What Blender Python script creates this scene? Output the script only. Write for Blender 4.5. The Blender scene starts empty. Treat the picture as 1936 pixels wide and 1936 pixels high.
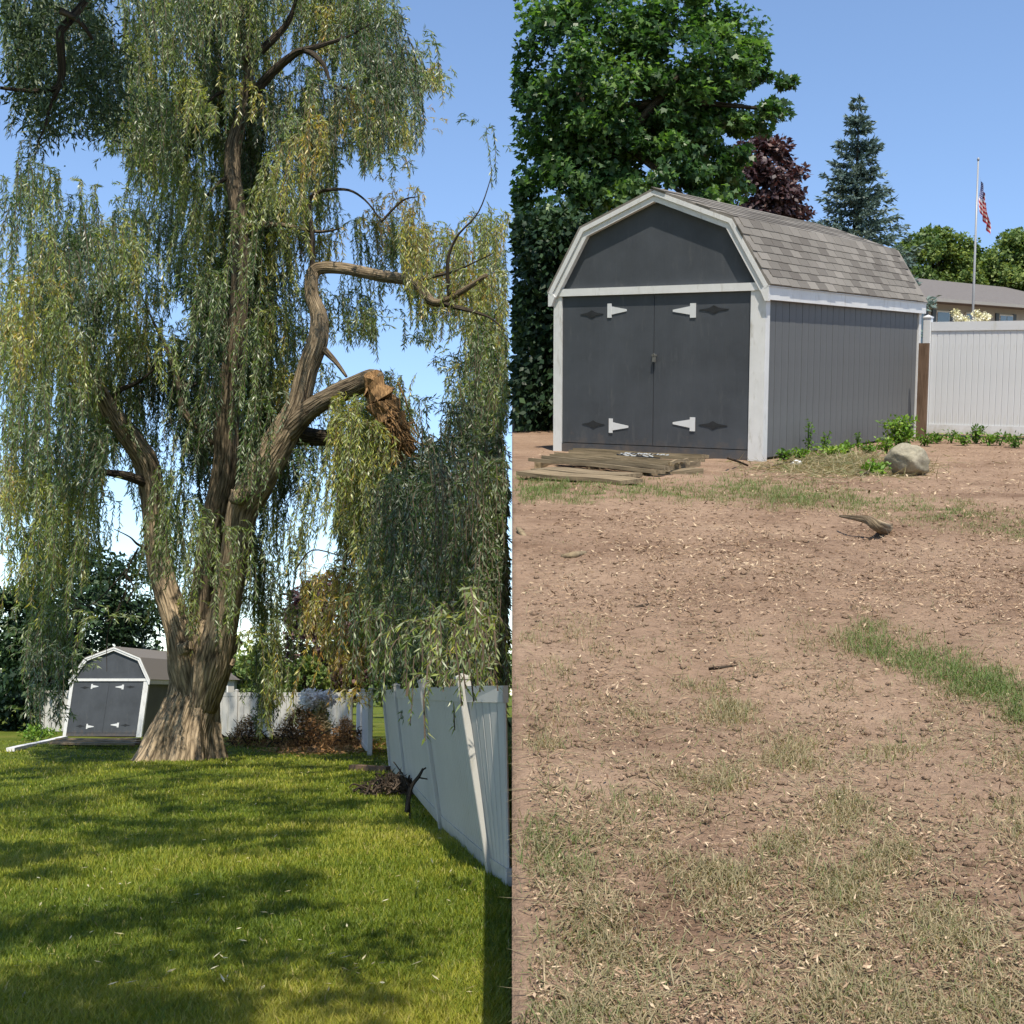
import bpy, math, random
import numpy as np
from mathutils import Matrix, Vector

random.seed(7)
rng = np.random.default_rng(7)
scene = bpy.context.scene
COL = scene.collection
R = math.radians

# ------------------------------------------------------------------ camera
F, C0, EYE = 2500.0, 968.0, 1.6
PITCH = math.atan(342.0 / 2500.0)
cam_d = bpy.data.cameras.new('camera')
cam = bpy.data.objects.new('camera', cam_d)
COL.objects.link(cam)
cam_d.sensor_width = 36.0
cam_d.lens = 36.0 * F / 1936.0
cam_d.clip_start = 0.05
cam_d.clip_end = 2000.0
cam.location = (0, 0, EYE)
cam.rotation_euler = (math.pi / 2 + PITCH, 0, 0)
scene.camera = cam

# ------------------------------------------------------------------ sky and sun
SUN_EL, SUN_AZ = R(55), R(7)          # azimuth: behind the camera, towards the right
w = bpy.data.worlds.new('World')
scene.world = w
w.use_nodes = True
nt = w.node_tree
nt.nodes.clear()
wo = nt.nodes.new('ShaderNodeOutputWorld')
bg = nt.nodes.new('ShaderNodeBackground')
sk = nt.nodes.new('ShaderNodeTexSky')
sk.sky_type = 'NISHITA'
sk.sun_disc = False
sk.sun_elevation = SUN_EL
sk.sun_rotation = math.pi - SUN_AZ
sk.altitude = 500
sk.air_density = 1.0
sk.dust_density = 0.15
sk.ozone_density = 2.6
bg.inputs['Strength'].default_value = 0.15
nt.links.new(sk.outputs[0], bg.inputs[0])
nt.links.new(bg.outputs[0], wo.inputs[0])
sun_d = bpy.data.lights.new('sun', 'SUN')
sun_d.energy = 4.6
sun_d.angle = R(0.53)
sun_d.color = (1.0, 0.92, 0.77)
sun = bpy.data.objects.new('sun', sun_d)
COL.objects.link(sun)
to_sun = Vector((math.sin(SUN_AZ) * math.cos(SUN_EL), -math.cos(SUN_AZ) * math.cos(SUN_EL), math.sin(SUN_EL)))
sun.rotation_euler = (-to_sun).to_track_quat('-Z', 'Y').to_euler()
sun.location = (20, -40, 60)
scene.view_settings.view_transform = 'Standard'
scene.view_settings.look = 'None'
scene.view_settings.exposure = 0.65
scene.view_settings.gamma = 1.0
scene.render.engine = 'CYCLES'
scene.cycles.use_denoising = True
scene.cycles.max_bounces = 5
scene.cycles.diffuse_bounces = 3
scene.cycles.glossy_bounces = 2
scene.cycles.transmission_bounces = 3

# ------------------------------------------------------------------ frames
CAM = Matrix.Translation((0, 0, EYE)) @ Matrix.Rotation(PITCH, 4, 'X')      # view axes -> world
RF = CAM @ Matrix.Translation((1.8067, 16.8564, 0.7202)) @ Matrix.Rotation(0.1158, 4, 'X')   # the sloping dirt yard
RFI = RF.inverted()
CAMN, RFN, RFIN = np.array(CAM), np.array(RF), np.array(RFI)
EYE_R = RFI @ Vector((0, 0, EYE))
FLAT = Matrix.Identity(4)


def LP(px, py, d):
    """a point of the lawn side, at depth d along the view"""
    return CAM @ Vector(((px - C0) / F * d, d, (C0 - py) / F * d))


def LG(px, py, z=0.0):
    """where that sight line meets height z above the lawn"""
    v = CAM.to_3x3() @ Vector(((px - C0) / F, 1, (C0 - py) / F))
    t = (z - EYE) / v.z
    return Vector((0, 0, EYE)) + v * t


def RP(px, py, d):
    return RFI @ LP(px, py, d)


def RG(px, py, z=0.0):
    v = RFI.to_3x3() @ (CAM.to_3x3() @ Vector(((px - C0) / F, 1, (C0 - py) / F)))
    t = (z - EYE_R.z) / v.z
    return EYE_R + v * t


def depth_of(p):
    return (CAM.inverted() @ p).y


def vec_ground(px, py, right):
    """numpy version: arrays of pixels -> ground points (frame-local) and depth"""
    v = np.stack([(px - C0) / F, np.ones_like(px), (C0 - py) / F], 1)
    m = np.array(CAM.to_3x3())
    v = v @ m.T
    o = np.array([0, 0, EYE])
    if right:
        v = v @ np.array(RFI.to_3x3()).T
        o = np.array(EYE_R)
    t = -o[2] / v[:, 2]
    return o + v * t[:, None], t


# ------------------------------------------------------------------ object helpers
def put(o, parent=None, M=None, label=None, cat=None, group=None, kind=None):
    COL.objects.link(o)
    if parent is not None:
        o.parent = parent
    if M is not None:
        if parent is None:
            o.matrix_world = M
        else:
            o.matrix_local = M
    if label: o['label'] = label
    if cat: o['category'] = cat
    if group: o['group'] = group
    if kind: o['kind'] = kind
    return o


def empty(name, M, label, cat, group=None):
    o = bpy.data.objects.new(name, None)
    o.empty_display_size = 0.2
    return put(o, None, M, label, cat, group)


def fast_mesh(name, V, faces_n, idx, mat, tone=None, uv=None, smooth=False):
    """V (n,3); faces_n = verts per face (int) ; idx (m,faces_n)"""
    V = np.asarray(V, dtype=np.float32)
    idx = np.asarray(idx, dtype=np.int32)
    me = bpy.data.meshes.new(name)
    me.vertices.add(len(V))
    me.vertices.foreach_set('co', V.ravel())
    m = len(idx)
    me.loops.add(m * faces_n)
    me.loops.foreach_set('vertex_index', idx.ravel())
    me.polygons.add(m)
    me.polygons.foreach_set('loop_start', np.arange(0, m * faces_n, faces_n, dtype=np.int32))
    me.polygons.foreach_set('loop_total', np.full(m, faces_n, dtype=np.int32))
    if smooth:
        me.polygons.foreach_set('use_smooth', np.ones(m, dtype=bool))
    if tone is not None:
        a = me.attributes.new('tone', 'FLOAT', 'POINT')
        a.data.foreach_set('value', np.asarray(tone, dtype=np.float32))
    if uv is not None:
        l = me.uv_layers.new(name='UVMap')
        l.data.foreach_set('uv', np.asarray(uv, dtype=np.float32)[idx.ravel()].ravel())
    me.update(calc_edges=True)
    if mat: me.materials.append(mat)
    return me


class MB:
    """collects shapes, then becomes one mesh"""
    def __init__(self):
        self.v, self.f, self.uv = [], [], []

    def add(self, vs, fs, uvs=None):
        n = len(self.v)
        self.v += [tuple(p) for p in vs]
        self.uv += list(uvs) if uvs is not None else [(p[0] + p[1], p[2]) for p in vs]
        self.f += [tuple(i + n for i in q) for q in fs]
        return self

    def box(self, x0, x1, y0, y1, z0, z1, M=None, b=0.0):
        if b <= 0:
            vs = [(x, y, z) for z in (z0, z1) for y in (y0, y1) for x in (x0, x1)]
            fs = [(0, 2, 3, 1), (4, 5, 7, 6), (0, 1, 5, 4), (2, 6, 7, 3), (0, 4, 6, 2), (1, 3, 7, 5)]
        else:                       # box with its long vertical-ish edges chamfered
            vs, fs = [], []
            ring = [(x0 + b, y0), (x1 - b, y0), (x1, y0 + b), (x1, y1 - b), (x1 - b, y1), (x0 + b, y1), (x0, y1 - b), (x0, y0 + b)]
            for z in (z0, z1):
                vs += [(p[0], p[1], z) for p in ring]
            fs = [(i, (i + 1) % 8, (i + 1) % 8 + 8, i + 8) for i in range(8)]
            fs += [tuple(range(7, -1, -1)), tuple(range(8, 16))]
        if M is not None:
            vs = [tuple(M @ Vector(p)) for p in vs]
        return self.add(vs, fs)

    def prism(self, poly, y0, y1, M=None):
        """polygon in x,z (counter-clockwise seen from -y) pushed from y0 to y1"""
        n = len(poly)
        vs = [(p[0], y0, p[1]) for p in poly] + [(p[0], y1, p[1]) for p in poly]
        if M is not None:
            vs = [tuple(M @ Vector(p)) for p in vs]
        fs = [tuple(range(n)), tuple(range(2 * n - 1, n - 1, -1))]
        fs += [((i + 1) % n, i, i + n, (i + 1) % n + n) for i in range(n)]
        return self.add(vs, fs)

    def tube(self, pts, rad, seg=10, rough=0.0, cap=True, twist=0.0, ell=None):
        pts = [Vector(p) for p in pts]
        n = len(pts)
        base = len(self.v)
        ref = Vector((0.31, 1, 0.12)).normalized()
        vs, uvs = [], []
        vlen = 0
        ph = random.random() * 9
        for i, p in enumerate(pts):
            t = (pts[min(i + 1, n - 1)] - pts[max(i - 1, 0)]).normalized()
            if abs(t.dot(ref)) > 0.97:
                ref = Vector((1, 0.1, 0))
            a = (ref - t * ref.dot(t)).normalized()
            b = t.cross(a)
            ref = a
            if i: vlen += (p - pts[i - 1]).length
            for k in range(seg + 1):
                th = 2 * math.pi * k / seg + twist * i
                thk = 2 * math.pi * (k % seg) / seg
                r = rad[i]
                if rough:
                    r *= 1 + rough * (0.5 * math.sin(3 * thk + ph + vlen * 1.3) + 0.35 * math.sin(5 * thk - ph + vlen * 2.1) + 0.4 * math.sin(2 * thk + 2 * ph - vlen * 0.9) + 0.25 * math.sin(8 * thk + vlen * 4.0))
                d = a * math.cos(th) + b * math.sin(th)
                vs.append(p + d * r)
                uvs.append((k / seg * 2 * math.pi * max(rad), vlen))
        fs = []
        s = seg + 1
        for i in range(n - 1):
            for k in range(seg):
                fs.append((i * s + k, i * s + k + 1, (i + 1) * s + k + 1, (i + 1) * s + k))
        if cap:
            fs.append(tuple(range(seg - 1, -1, -1)))
            fs.append(tuple((n - 1) * s + k for k in range(seg)))
        return self.add(vs, fs, uvs)

    def build(self, name, mat, parent=None, M=None, smooth=False, **kw):
        me = bpy.data.meshes.new(name)
        me.from_pydata(self.v, [], self.f)
        l = me.uv_layers.new(name='UVMap')
        li = np.zeros(len(me.loops), dtype=np.int32)
        me.loops.foreach_get('vertex_index', li)
        l.data.foreach_set('uv', np.array(self.uv, dtype=np.float32)[li].ravel())
        if smooth:
            me.polygons.foreach_set('use_smooth', np.ones(len(me.polygons), dtype=bool))
        me.update()
        if mat: me.materials.append(mat)
        return put(bpy.data.objects.new(name, me), parent, M, **kw)


def smooth_path(pts, rad, sub=4):
    """Catmull-Rom through 3D points with radii"""
    P = [Vector(p) for p in pts]
    out, ro = [], []
    n = len(P)
    for i in range(n - 1):
        p0, p1, p2, p3 = P[max(i - 1, 0)], P[i], P[i + 1], P[min(i + 2, n - 1)]
        for k in range(sub):
            t = k / sub
            out.append(0.5 * ((2 * p1) + (p2 - p0) * t + (2 * p0 - 5 * p1 + 4 * p2 - p3) * t * t + (3 * p1 - p0 - 3 * p2 + p3) * t ** 3))
            ro.append(rad[i] + (rad[i + 1] - rad[i]) * t)
    out.append(P[-1]); ro.append(rad[-1])
    return out, ro


# ------------------------------------------------------------------ materials
def new_mat(name):
    m = bpy.data.materials.new(name)
    m.use_nodes = True
    t = m.node_tree
    b = t.nodes['Principled BSDF']
    return m, t, b


def N(t, kind, **kw):
    n = t.nodes.new('ShaderNode' + kind)
    for k, v in kw.items():
        if k.startswith('i_'):
            n.inputs[k[2:].replace('_', ' ')].default_value = v
        else:
            setattr(n, k, v)
    return n


def ramp(t, fac, stops):
    r = N(t, 'ValToRGB')
    el = r.color_ramp.elements
    while len(el) < len(stops): el.new(0.5)
    for e, (p, c) in zip(el, stops):
        e.position = p
        e.color = (c[0], c[1], c[2], 1)
    t.links.new(fac, r.inputs[0])
    return r.outputs[0]


def noise(t, vec, scale, detail=4, rough=0.55):
    n = N(t, 'TexNoise', i_Scale=scale, i_Detail=detail, i_Roughness=rough)
    if vec is not None: t.links.new(vec, n.inputs['Vector'])
    return n.outputs['Fac']


def bump(t, b, h, strength=0.4, dist=0.02):
    n = N(t, 'Bump', i_Strength=strength, i_Distance=dist)
    t.links.new(h, n.inputs['Height'])
    t.links.new(n.outputs[0], b.inputs['Normal'])


def mapping(t, src, scale):
    m = N(t, 'Mapping')
    m.inputs['Scale'].default_value = scale
    t.links.new(src, m.inputs[0])
    return m.outputs[0]


def painted(name, col, var=0.15, rough=0.6, scale=3.0, grain=None, dirt=None, spec=0.3, splash=None):
    m, t, b = new_mat(name)
    co = N(t, 'TexCoord').outputs['Object']
    n1 = noise(t, co, scale, 6, 0.6)
    c0 = [x * (1 - var) for x in col]
    c1 = [min(1, x * (1 + var)) for x in col]
    out = ramp(t, n1, [(0.3, c0), (0.7, c1)])
    if dirt:
        n2 = noise(t, mapping(t, co, (9, 9, 2.2)), 1.0, 8, 0.7)
        mx = N(t, 'MixRGB')
        f = ramp(t, n2, [(0.56, (0, 0, 0)), (0.74, (1, 1, 1))])
        t.links.new(f, mx.inputs[0]); t.links.new(out, mx.inputs[1])
        mx.inputs[2].default_value = (*dirt, 1)
        out = mx.outputs[0]
    if splash:                                  # soil splashed up from the ground
        sx = N(t, 'SeparateXYZ'); t.links.new(co, sx.inputs[0])
        ad = N(t, 'Math', operation='MULTIPLY_ADD'); ad.inputs[1].default_value = 0.9
        t.links.new(noise(t, co, 7.0, 7, 0.7), ad.inputs[0])
        ng = N(t, 'Math', operation='MULTIPLY'); ng.inputs[1].default_value = -1.0
        t.links.new(sx.outputs[2], ng.inputs[0]); t.links.new(ng.outputs[0], ad.inputs[2])
        f2 = ramp(t, ad.outputs[0], [(0.25, (0, 0, 0)), (0.55, (0.6, 0.6, 0.6))])
        m3 = N(t, 'MixRGB'); t.links.new(f2, m3.inputs[0]); t.links.new(out, m3.inputs[1])
        m3.inputs[2].default_value = (*splash, 1)
        out = m3.outputs[0]
    t.links.new(out, b.inputs['Base Color'])
    b.inputs['Roughness'].default_value = rough
    b.inputs['Specular IOR Level'].default_value = spec
    if grain:
        bump(t, b, noise(t, mapping(t, co, grain), 1.0, 5, 0.6), 0.35, 0.01)
    return m


def bark_mat(name, dark, light, su=7.0, sv=1.6, rough=0.95, dist=0.09):
    m, t, b = new_mat(name)
    uv = N(t, 'TexCoord').outputs['UV']
    n1 = noise(t, mapping(t, uv, (su, sv, 1)), 1.0, 7, 0.62)
    n2 = noise(t, mapping(t, uv, (1.1, .7, 1)), 1.0, 3, 0.5)
    wv = N(t, 'TexVoronoi', i_Scale=1.0, feature='DISTANCE_TO_EDGE')
    mpv = mapping(t, uv, (su * 1.6, sv * 0.9, 1))
    ad = N(t, 'MixRGB', blend_type='ADD'); ad.inputs[0].default_value = 0.8
    t.links.new(mpv, ad.inputs[1]); t.links.new(n1, ad.inputs[2])
    t.links.new(ad.outputs[0], wv.inputs['Vector'])
    mul = N(t, 'Math', operation='MULTIPLY_ADD')
    t.links.new(n1, mul.inputs[0]); mul.inputs[1].default_value = 0.75
    mm = N(t, 'Math', operation='MULTIPLY'); mm.inputs[1].default_value = 0.7
    t.links.new(wv.outputs[0], mm.inputs[0]); t.links.new(mm.outputs[0], mul.inputs[2])
    c = ramp(t, mul.outputs[0], [(0.3, dark), (0.52, [(a + 2 * d) / 3 for a, d in zip(dark, light)]), (0.7, light)])
    mx = N(t, 'MixRGB', blend_type='MULTIPLY'); mx.inputs[0].default_value = 0.55
    t.links.new(c, mx.inputs[1])
    t.links.new(ramp(t, n2, [(0.35, (.55, .55, .5)), (0.65, (1, 1, 1))]), mx.inputs[2])
    t.links.new(mx.outputs[0], b.inputs['Base Color'])
    b.inputs['Roughness'].default_value = rough
    b.inputs['Specular IOR Level'].default_value = 0.15
    bump(t, b, mul.outputs[0], 1.0, dist)
    return m


def leaf_mat(name, stops, trans=0.35, under=None, rough=0.5, spec=0.3, tint=(1.25, 1.2, 0.6)):
    """colour by each leaf's own tone; light shines through"""
    m, t, b = new_mat(name)
    a = N(t, 'Attribute', attribute_name='tone')
    c = ramp(t, a.outputs['Fac'], stops)
    if under:
        g = N(t, 'NewGeometry')
        mx = N(t, 'MixRGB'); mx.inputs[2].default_value = (*under, 1)
        mu = N(t, 'Math', operation='MULTIPLY'); mu.inputs[1].default_value = 0.6
        t.links.new(g.outputs['Backfacing'], mu.inputs[0])
        t.links.new(mu.outputs[0], mx.inputs[0]); t.links.new(c, mx.inputs[1])
        cb = mx.outputs[0]
    else:
        cb = c
    t.links.new(cb, b.inputs['Base Color'])
    b.inputs['Roughness'].default_value = rough
    b.inputs['Specular IOR Level'].default_value = spec
    tr = N(t, 'BsdfTranslucent')
    tm = N(t, 'MixRGB', blend_type='MULTIPLY'); tm.inputs[0].default_value = 1
    tm.inputs[2].default_value = (*tint, 1)
    t.links.new(c, tm.inputs[1]); t.links.new(tm.outputs[0], tr.inputs[0])
    ms = N(t, 'MixShader'); ms.inputs[0].default_value = trans
    t.links.new(b.outputs[0], ms.inputs[1]); t.links.new(tr.outputs[0], ms.inputs[2])
    t.links.new(ms.outputs[0], t.nodes['Material Output'].inputs[0])
    return m


def wood_mat(name, c0, c1, axis_scale=(1.2, 14, 14), rough=0.9):
    m, t, b = new_mat(name)
    co = N(t, 'TexCoord').outputs['Object']
    oi = N(t, 'ObjectInfo').outputs['Random']
    ad = N(t, 'VectorMath', operation='ADD')
    cb = N(t, 'CombineXYZ')
    mu = N(t, 'Math', operation='MULTIPLY'); mu.inputs[1].default_value = 37.0
    t.links.new(oi, mu.inputs[0]); t.links.new(mu.outputs[0], cb.inputs[0]); t.links.new(mu.outputs[0], cb.inputs[1])
    t.links.new(co, ad.inputs[0]); t.links.new(cb.outputs[0], ad.inputs[1])
    n1 = noise(t, mapping(t, ad.outputs[0], axis_scale), 2.0, 6, 0.65)
    c = ramp(t, n1, [(0.3, c0), (0.68, c1)])
    mx = N(t, 'MixRGB', blend_type='MULTIPLY'); mx.inputs[0].default_value = 0.5
    t.links.new(c, mx.inputs[1])
    t.links.new(ramp(t, oi, [(0.0, (.55, .55, .55)), (1.0, (1.15, 1.1, 1.0))]), mx.inputs[2])
    t.links.new(mx.outputs[0], b.inputs['Base Color'])
    b.inputs['Roughness'].default_value = rough
    b.inputs['Specular IOR Level'].default_value = 0.2
    bump(t, b, n1, 0.5, 0.01)
    return m


M_door = painted('slate_front', (0.053, 0.059, 0.070), 0.22, 0.65, 1.3, (30, 30, 1.2), dirt=(0.075, 0.080, 0.087), spec=0.25, splash=(0.13, 0.10, 0.08))  # shed front, set darker and bluer than the siding
M_side = painted('grey_siding_paint', (0.108, 0.112, 0.118), 0.14, 0.7, 1.3, (22, 22, 1.0), spec=0.25)
M_trim = painted('white_trim_paint', (0.58, 0.58, 0.585), 0.06, 0.6, 5.0, (16, 16, 2), dirt=(0.36, 0.34, 0.31))
M_hinge = painted('white_metal', (0.55, 0.56, 0.58), 0.04, 0.45, 6.0)
M_mark = painted('flat_black', (0.018, 0.019, 0.022), 0.2, 0.6, 8.0)
M_lock = painted('dull_steel', (0.30, 0.31, 0.32), 0.2, 0.4, 20.0)
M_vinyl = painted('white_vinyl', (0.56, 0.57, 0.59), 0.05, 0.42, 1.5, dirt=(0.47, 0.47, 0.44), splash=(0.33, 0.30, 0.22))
M_pad = painted('old_brass', (0.10, 0.10, 0.095), 0.2, 0.45, 20.0)
M_vinyl_shaded = painted('shaded_vinyl', (0.42, 0.41, 0.385), 0.07, 0.5, 1.2, dirt=(0.33, 0.32, 0.28), splash=(0.17, 0.18, 0.11))  # white vinyl darkened: the lawn fences' shade is put into the colour
M_plank = wood_mat('weathered_plank', (0.10, 0.078, 0.050), (0.30, 0.235, 0.155))
M_board = wood_mat('brown_board', (0.10, 0.062, 0.040), (0.22, 0.145, 0.10), (10, 10, 1.2))
M_bark = bark_mat('willow_bark', (0.060, 0.044, 0.030), (0.46, 0.355, 0.24))
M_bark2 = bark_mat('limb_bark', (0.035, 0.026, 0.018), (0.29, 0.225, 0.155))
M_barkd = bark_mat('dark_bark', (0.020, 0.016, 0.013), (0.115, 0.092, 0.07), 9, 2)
M_torn = wood_mat('torn_heartwood', (0.05, 0.027, 0.014), (0.36, 0.215, 0.10), (14, 14, 3.0))
M_twig = bark_mat('twig', (0.03, 0.022, 0.016), (0.14, 0.105, 0.08), 12, 4)
M_willow = leaf_mat('willow_leaf', [(0.0, (0.018, 0.046, 0.012)), (0.35, (0.080, 0.145, 0.034)), (0.68, (0.27, 0.33, 0.072)), (0.86, (0.44, 0.39, 0.06)), (1.0, (0.42, 0.21, 0.06))], 0.42, (0.30, 0.34, 0.24), 0.38, 0.5)
M_near = leaf_mat('shade_tree_leaf', [(0.0, (0.022, 0.042, 0.020)), (0.6, (0.050, 0.082, 0.034)), (1.0, (0.10, 0.125, 0.04))], 0.2)
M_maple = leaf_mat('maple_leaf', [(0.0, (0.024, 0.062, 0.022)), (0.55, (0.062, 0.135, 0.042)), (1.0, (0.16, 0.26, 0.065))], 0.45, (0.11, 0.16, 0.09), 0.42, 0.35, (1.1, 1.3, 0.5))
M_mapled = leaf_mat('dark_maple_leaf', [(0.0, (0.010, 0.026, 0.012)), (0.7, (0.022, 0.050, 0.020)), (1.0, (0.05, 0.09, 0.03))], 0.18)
M_purple = leaf_mat('purple_leaf', [(0.0, (0.030, 0.017, 0.022)), (0.6, (0.085, 0.048, 0.052)), (1.0, (0.17, 0.10, 0.085))], 0.22, None, 0.5, 0.4, (1.4, 0.8, 0.7))
M_spruce = leaf_mat('spruce_needles', [(0.0, (0.036, 0.070, 0.066)), (0.6, (0.085, 0.135, 0.125)), (1.0, (0.16, 0.21, 0.19))], 0.15)  # distance haze is put into these bluish needle colours
M_green = leaf_mat('green_leaf', [(0.0, (0.045, 0.090, 0.022)), (0.6, (0.115, 0.175, 0.045)), (1.0, (0.22, 0.27, 0.07))], 0.36)
M_weed = leaf_mat('weed_leaf', [(0.0, (0.05, 0.11, 0.015)), (0.6, (0.13, 0.25, 0.03)), (1.0, (0.26, 0.36, 0.06))], 0.35)
M_petal = leaf_mat('pale_petal', [(0.0, (0.45, 0.42, 0.22)), (0.6, (0.72, 0.68, 0.42)), (1.0, (0.85, 0.83, 0.70))], 0.3, None, 0.6, 0.2, (1, 1, 0.9))
M_white_petal = leaf_mat('white_plume', [(0.0, (0.60, 0.54, 0.48)), (1.0, (0.90, 0.86, 0.82))], 0.3, None, 0.7, 0.1, (1, 1, 0.9))
M_grass = leaf_mat('lawn_blade', [(0.0, (0.045, 0.092, 0.012)), (0.5, (0.165, 0.220, 0.022)), (0.85, (0.34, 0.335, 0.042)), (1.0, (0.44, 0.37, 0.16))], 0.40)
M_dry = leaf_mat('yard_grass_blade', [(0.0, (0.085, 0.150, 0.032)), (0.33, (0.160, 0.190, 0.070)), (0.55, (0.20, 0.18, 0.10)), (1.0, (0.40, 0.32, 0.20))], 0.3)
M_chip = leaf_mat('wood_chip', [(0.0, (0.050, 0.032, 0.022)), (0.35, (0.16, 0.100, 0.068)), (0.75, (0.30, 0.205, 0.135)), (1.0, (0.50, 0.39, 0.27))], 0.03, None, 0.9, 0.1)
M_brush = leaf_mat('dead_brush', [(0.0, (0.040, 0.025, 0.014)), (0.5, (0.20, 0.115, 0.055)), (1.0, (0.48, 0.27, 0.12))], 0.1, None, 0.9, 0.1)
M_fallen = leaf_mat('fallen_leaf', [(0.0, (0.20, 0.17, 0.07)), (1.0, (0.60, 0.56, 0.38))], 0.1)
M_cream = painted('cream_siding', (0.30, 0.285, 0.265), 0.06, 0.7, 2.0)
M_hroof = painted('house_shingle', (0.125, 0.112, 0.105), 0.18, 0.9, 12.0)
M_glass = painted('dark_window', (0.05, 0.065, 0.075), 0.2, 0.08, 2.0, spec=0.6)
M_shutter = painted('blue_shutter', (0.05, 0.065, 0.085), 0.1, 0.6, 3.0)
M_pole = painted('pole_grey', (0.25, 0.26, 0.28), 0.05, 0.35, 3.0, spec=0.5)


def shingle_mat():
    m, t, b = new_mat('asphalt_shingle')
    co = N(t, 'TexCoord').outputs['Object']
    oi = N(t, 'ObjectInfo').outputs['Random']
    c = ramp(t, oi, [(0.0, (0.110, 0.100, 0.092)), (0.35, (0.150, 0.139, 0.128)), (0.7, (0.175, 0.163, 0.150)), (1.0, (0.215, 0.20, 0.185))])
    n1 = noise(t, co, 160, 3, 0.7)
    mx = N(t, 'MixRGB', blend_type='MULTIPLY'); mx.inputs[0].default_value = 0.75
    t.links.new(c, mx.inputs[1])
    t.links.new(ramp(t, n1, [(0.3, (.6, .6, .6)), (0.7, (1.15, 1.12, 1.08))]), mx.inputs[2])
    t.links.new(mx.outputs[0], b.inputs['Base Color'])
    b.inputs['Roughness'].default_value = 0.95
    b.inputs['Specular IOR Level'].default_value = 0.15
    bump(t, b, n1, 0.4, 0.004)
    return m


def dirt_mat():
    m, t, b = new_mat('bare_dirt')
    co = N(t, 'TexCoord').outputs['Object']
    n1 = noise(t, co, 0.9, 6, 0.6)
    n2 = noise(t, co, 14.0, 8, 0.7)
    n3 = noise(t, co, 90.0, 4, 0.7)
    c = ramp(t, n1, [(0.3, (0.160, 0.100, 0.068)), (0.45, (0.255, 0.172, 0.120)), (0.6, (0.300, 0.207, 0.146)), (0.75, (0.340, 0.248, 0.176))])
    mx = N(t, 'MixRGB', blend_type='MULTIPLY'); mx.inputs[0].default_value = 0.8
    t.links.new(c, mx.inputs[1])
    t.links.new(ramp(t, n2, [(0.3, (.55, .52, .5)), (0.48, (.95, .95, .95)), (0.75, (1.2, 1.2, 1.2))]), mx.inputs[2])
    m2 = N(t, 'MixRGB', blend_type='MULTIPLY'); m2.inputs[0].default_value = 0.6
    t.links.new(mx.outputs[0], m2.inputs[1])
    t.links.new(ramp(t, n3, [(0.3, (.6, .6, .6)), (0.7, (1.2, 1.2, 1.2))]), m2.inputs[2])
    t.links.new(m2.outputs[0], b.inputs['Base Color'])
    b.inputs['Roughness'].default_value = 1.0
    b.inputs['Specular IOR Level'].default_value = 0.1
    ad = N(t, 'Math', operation='MULTIPLY_ADD'); ad.inputs[1].default_value = 0.3
    t.links.new(n3, ad.inputs[0]); t.links.new(n2, ad.inputs[2])
    bump(t, b, ad.outputs[0], 0.8, 0.04)
    return m


def lawn_mat():
    m, t, b = new_mat('lawn_turf')
    co = N(t, 'TexCoord').outputs['Object']
    n1 = noise(t, co, 0.35, 5, 0.6)
    n2 = noise(t, co, 35.0, 6, 0.75)
    c = ramp(t, n1, [(0.3, (0.065, 0.095, 0.012)), (0.55, (0.115, 0.145, 0.018)), (0.75, (0.17, 0.165, 0.040))])
    mx = N(t, 'MixRGB', blend_type='MULTIPLY'); mx.inputs[0].default_value = 0.9
    t.links.new(c, mx.inputs[1])
    t.links.new(ramp(t, n2, [(0.3, (.35, .35, .35)), (0.7, (1.35, 1.3, 1.2))]), mx.inputs[2])
    t.links.new(mx.outputs[0], b.inputs['Base Color'])
    b.inputs['Roughness'].default_value = 1.0
    b.inputs['Specular IOR Level'].default_value = 0.1
    bump(t, b, n2, 0.8, 0.05)
    return m


def stone_mat():
    m, t, b = new_mat('field_stone')
    co = N(t, 'TexCoord').outputs['Object']
    n1 = noise(t, co, 3.0, 8, 0.65)
    n2 = noise(t, co, 30.0, 6, 0.7)
    c = ramp(t, n1, [(0.3, (0.12, 0.105, 0.075)), (0.5, (0.25, 0.225, 0.165)), (0.68, (0.40, 0.355, 0.27))])
    mx = N(t, 'MixRGB', blend_type='MULTIPLY'); mx.inputs[0].default_value = 0.7
    t.links.new(c, mx.inputs[1])
    t.links.new(ramp(t, n2, [(0.3, (.6, .6, .58)), (0.7, (1.15, 1.15, 1.15))]), mx.inputs[2])
    t.links.new(mx.outputs[0], b.inputs['Base Color'])
    b.inputs['Roughness'].default_value = 0.9
    bump(t, b, n2, 0.7, 0.015)
    return m


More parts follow.
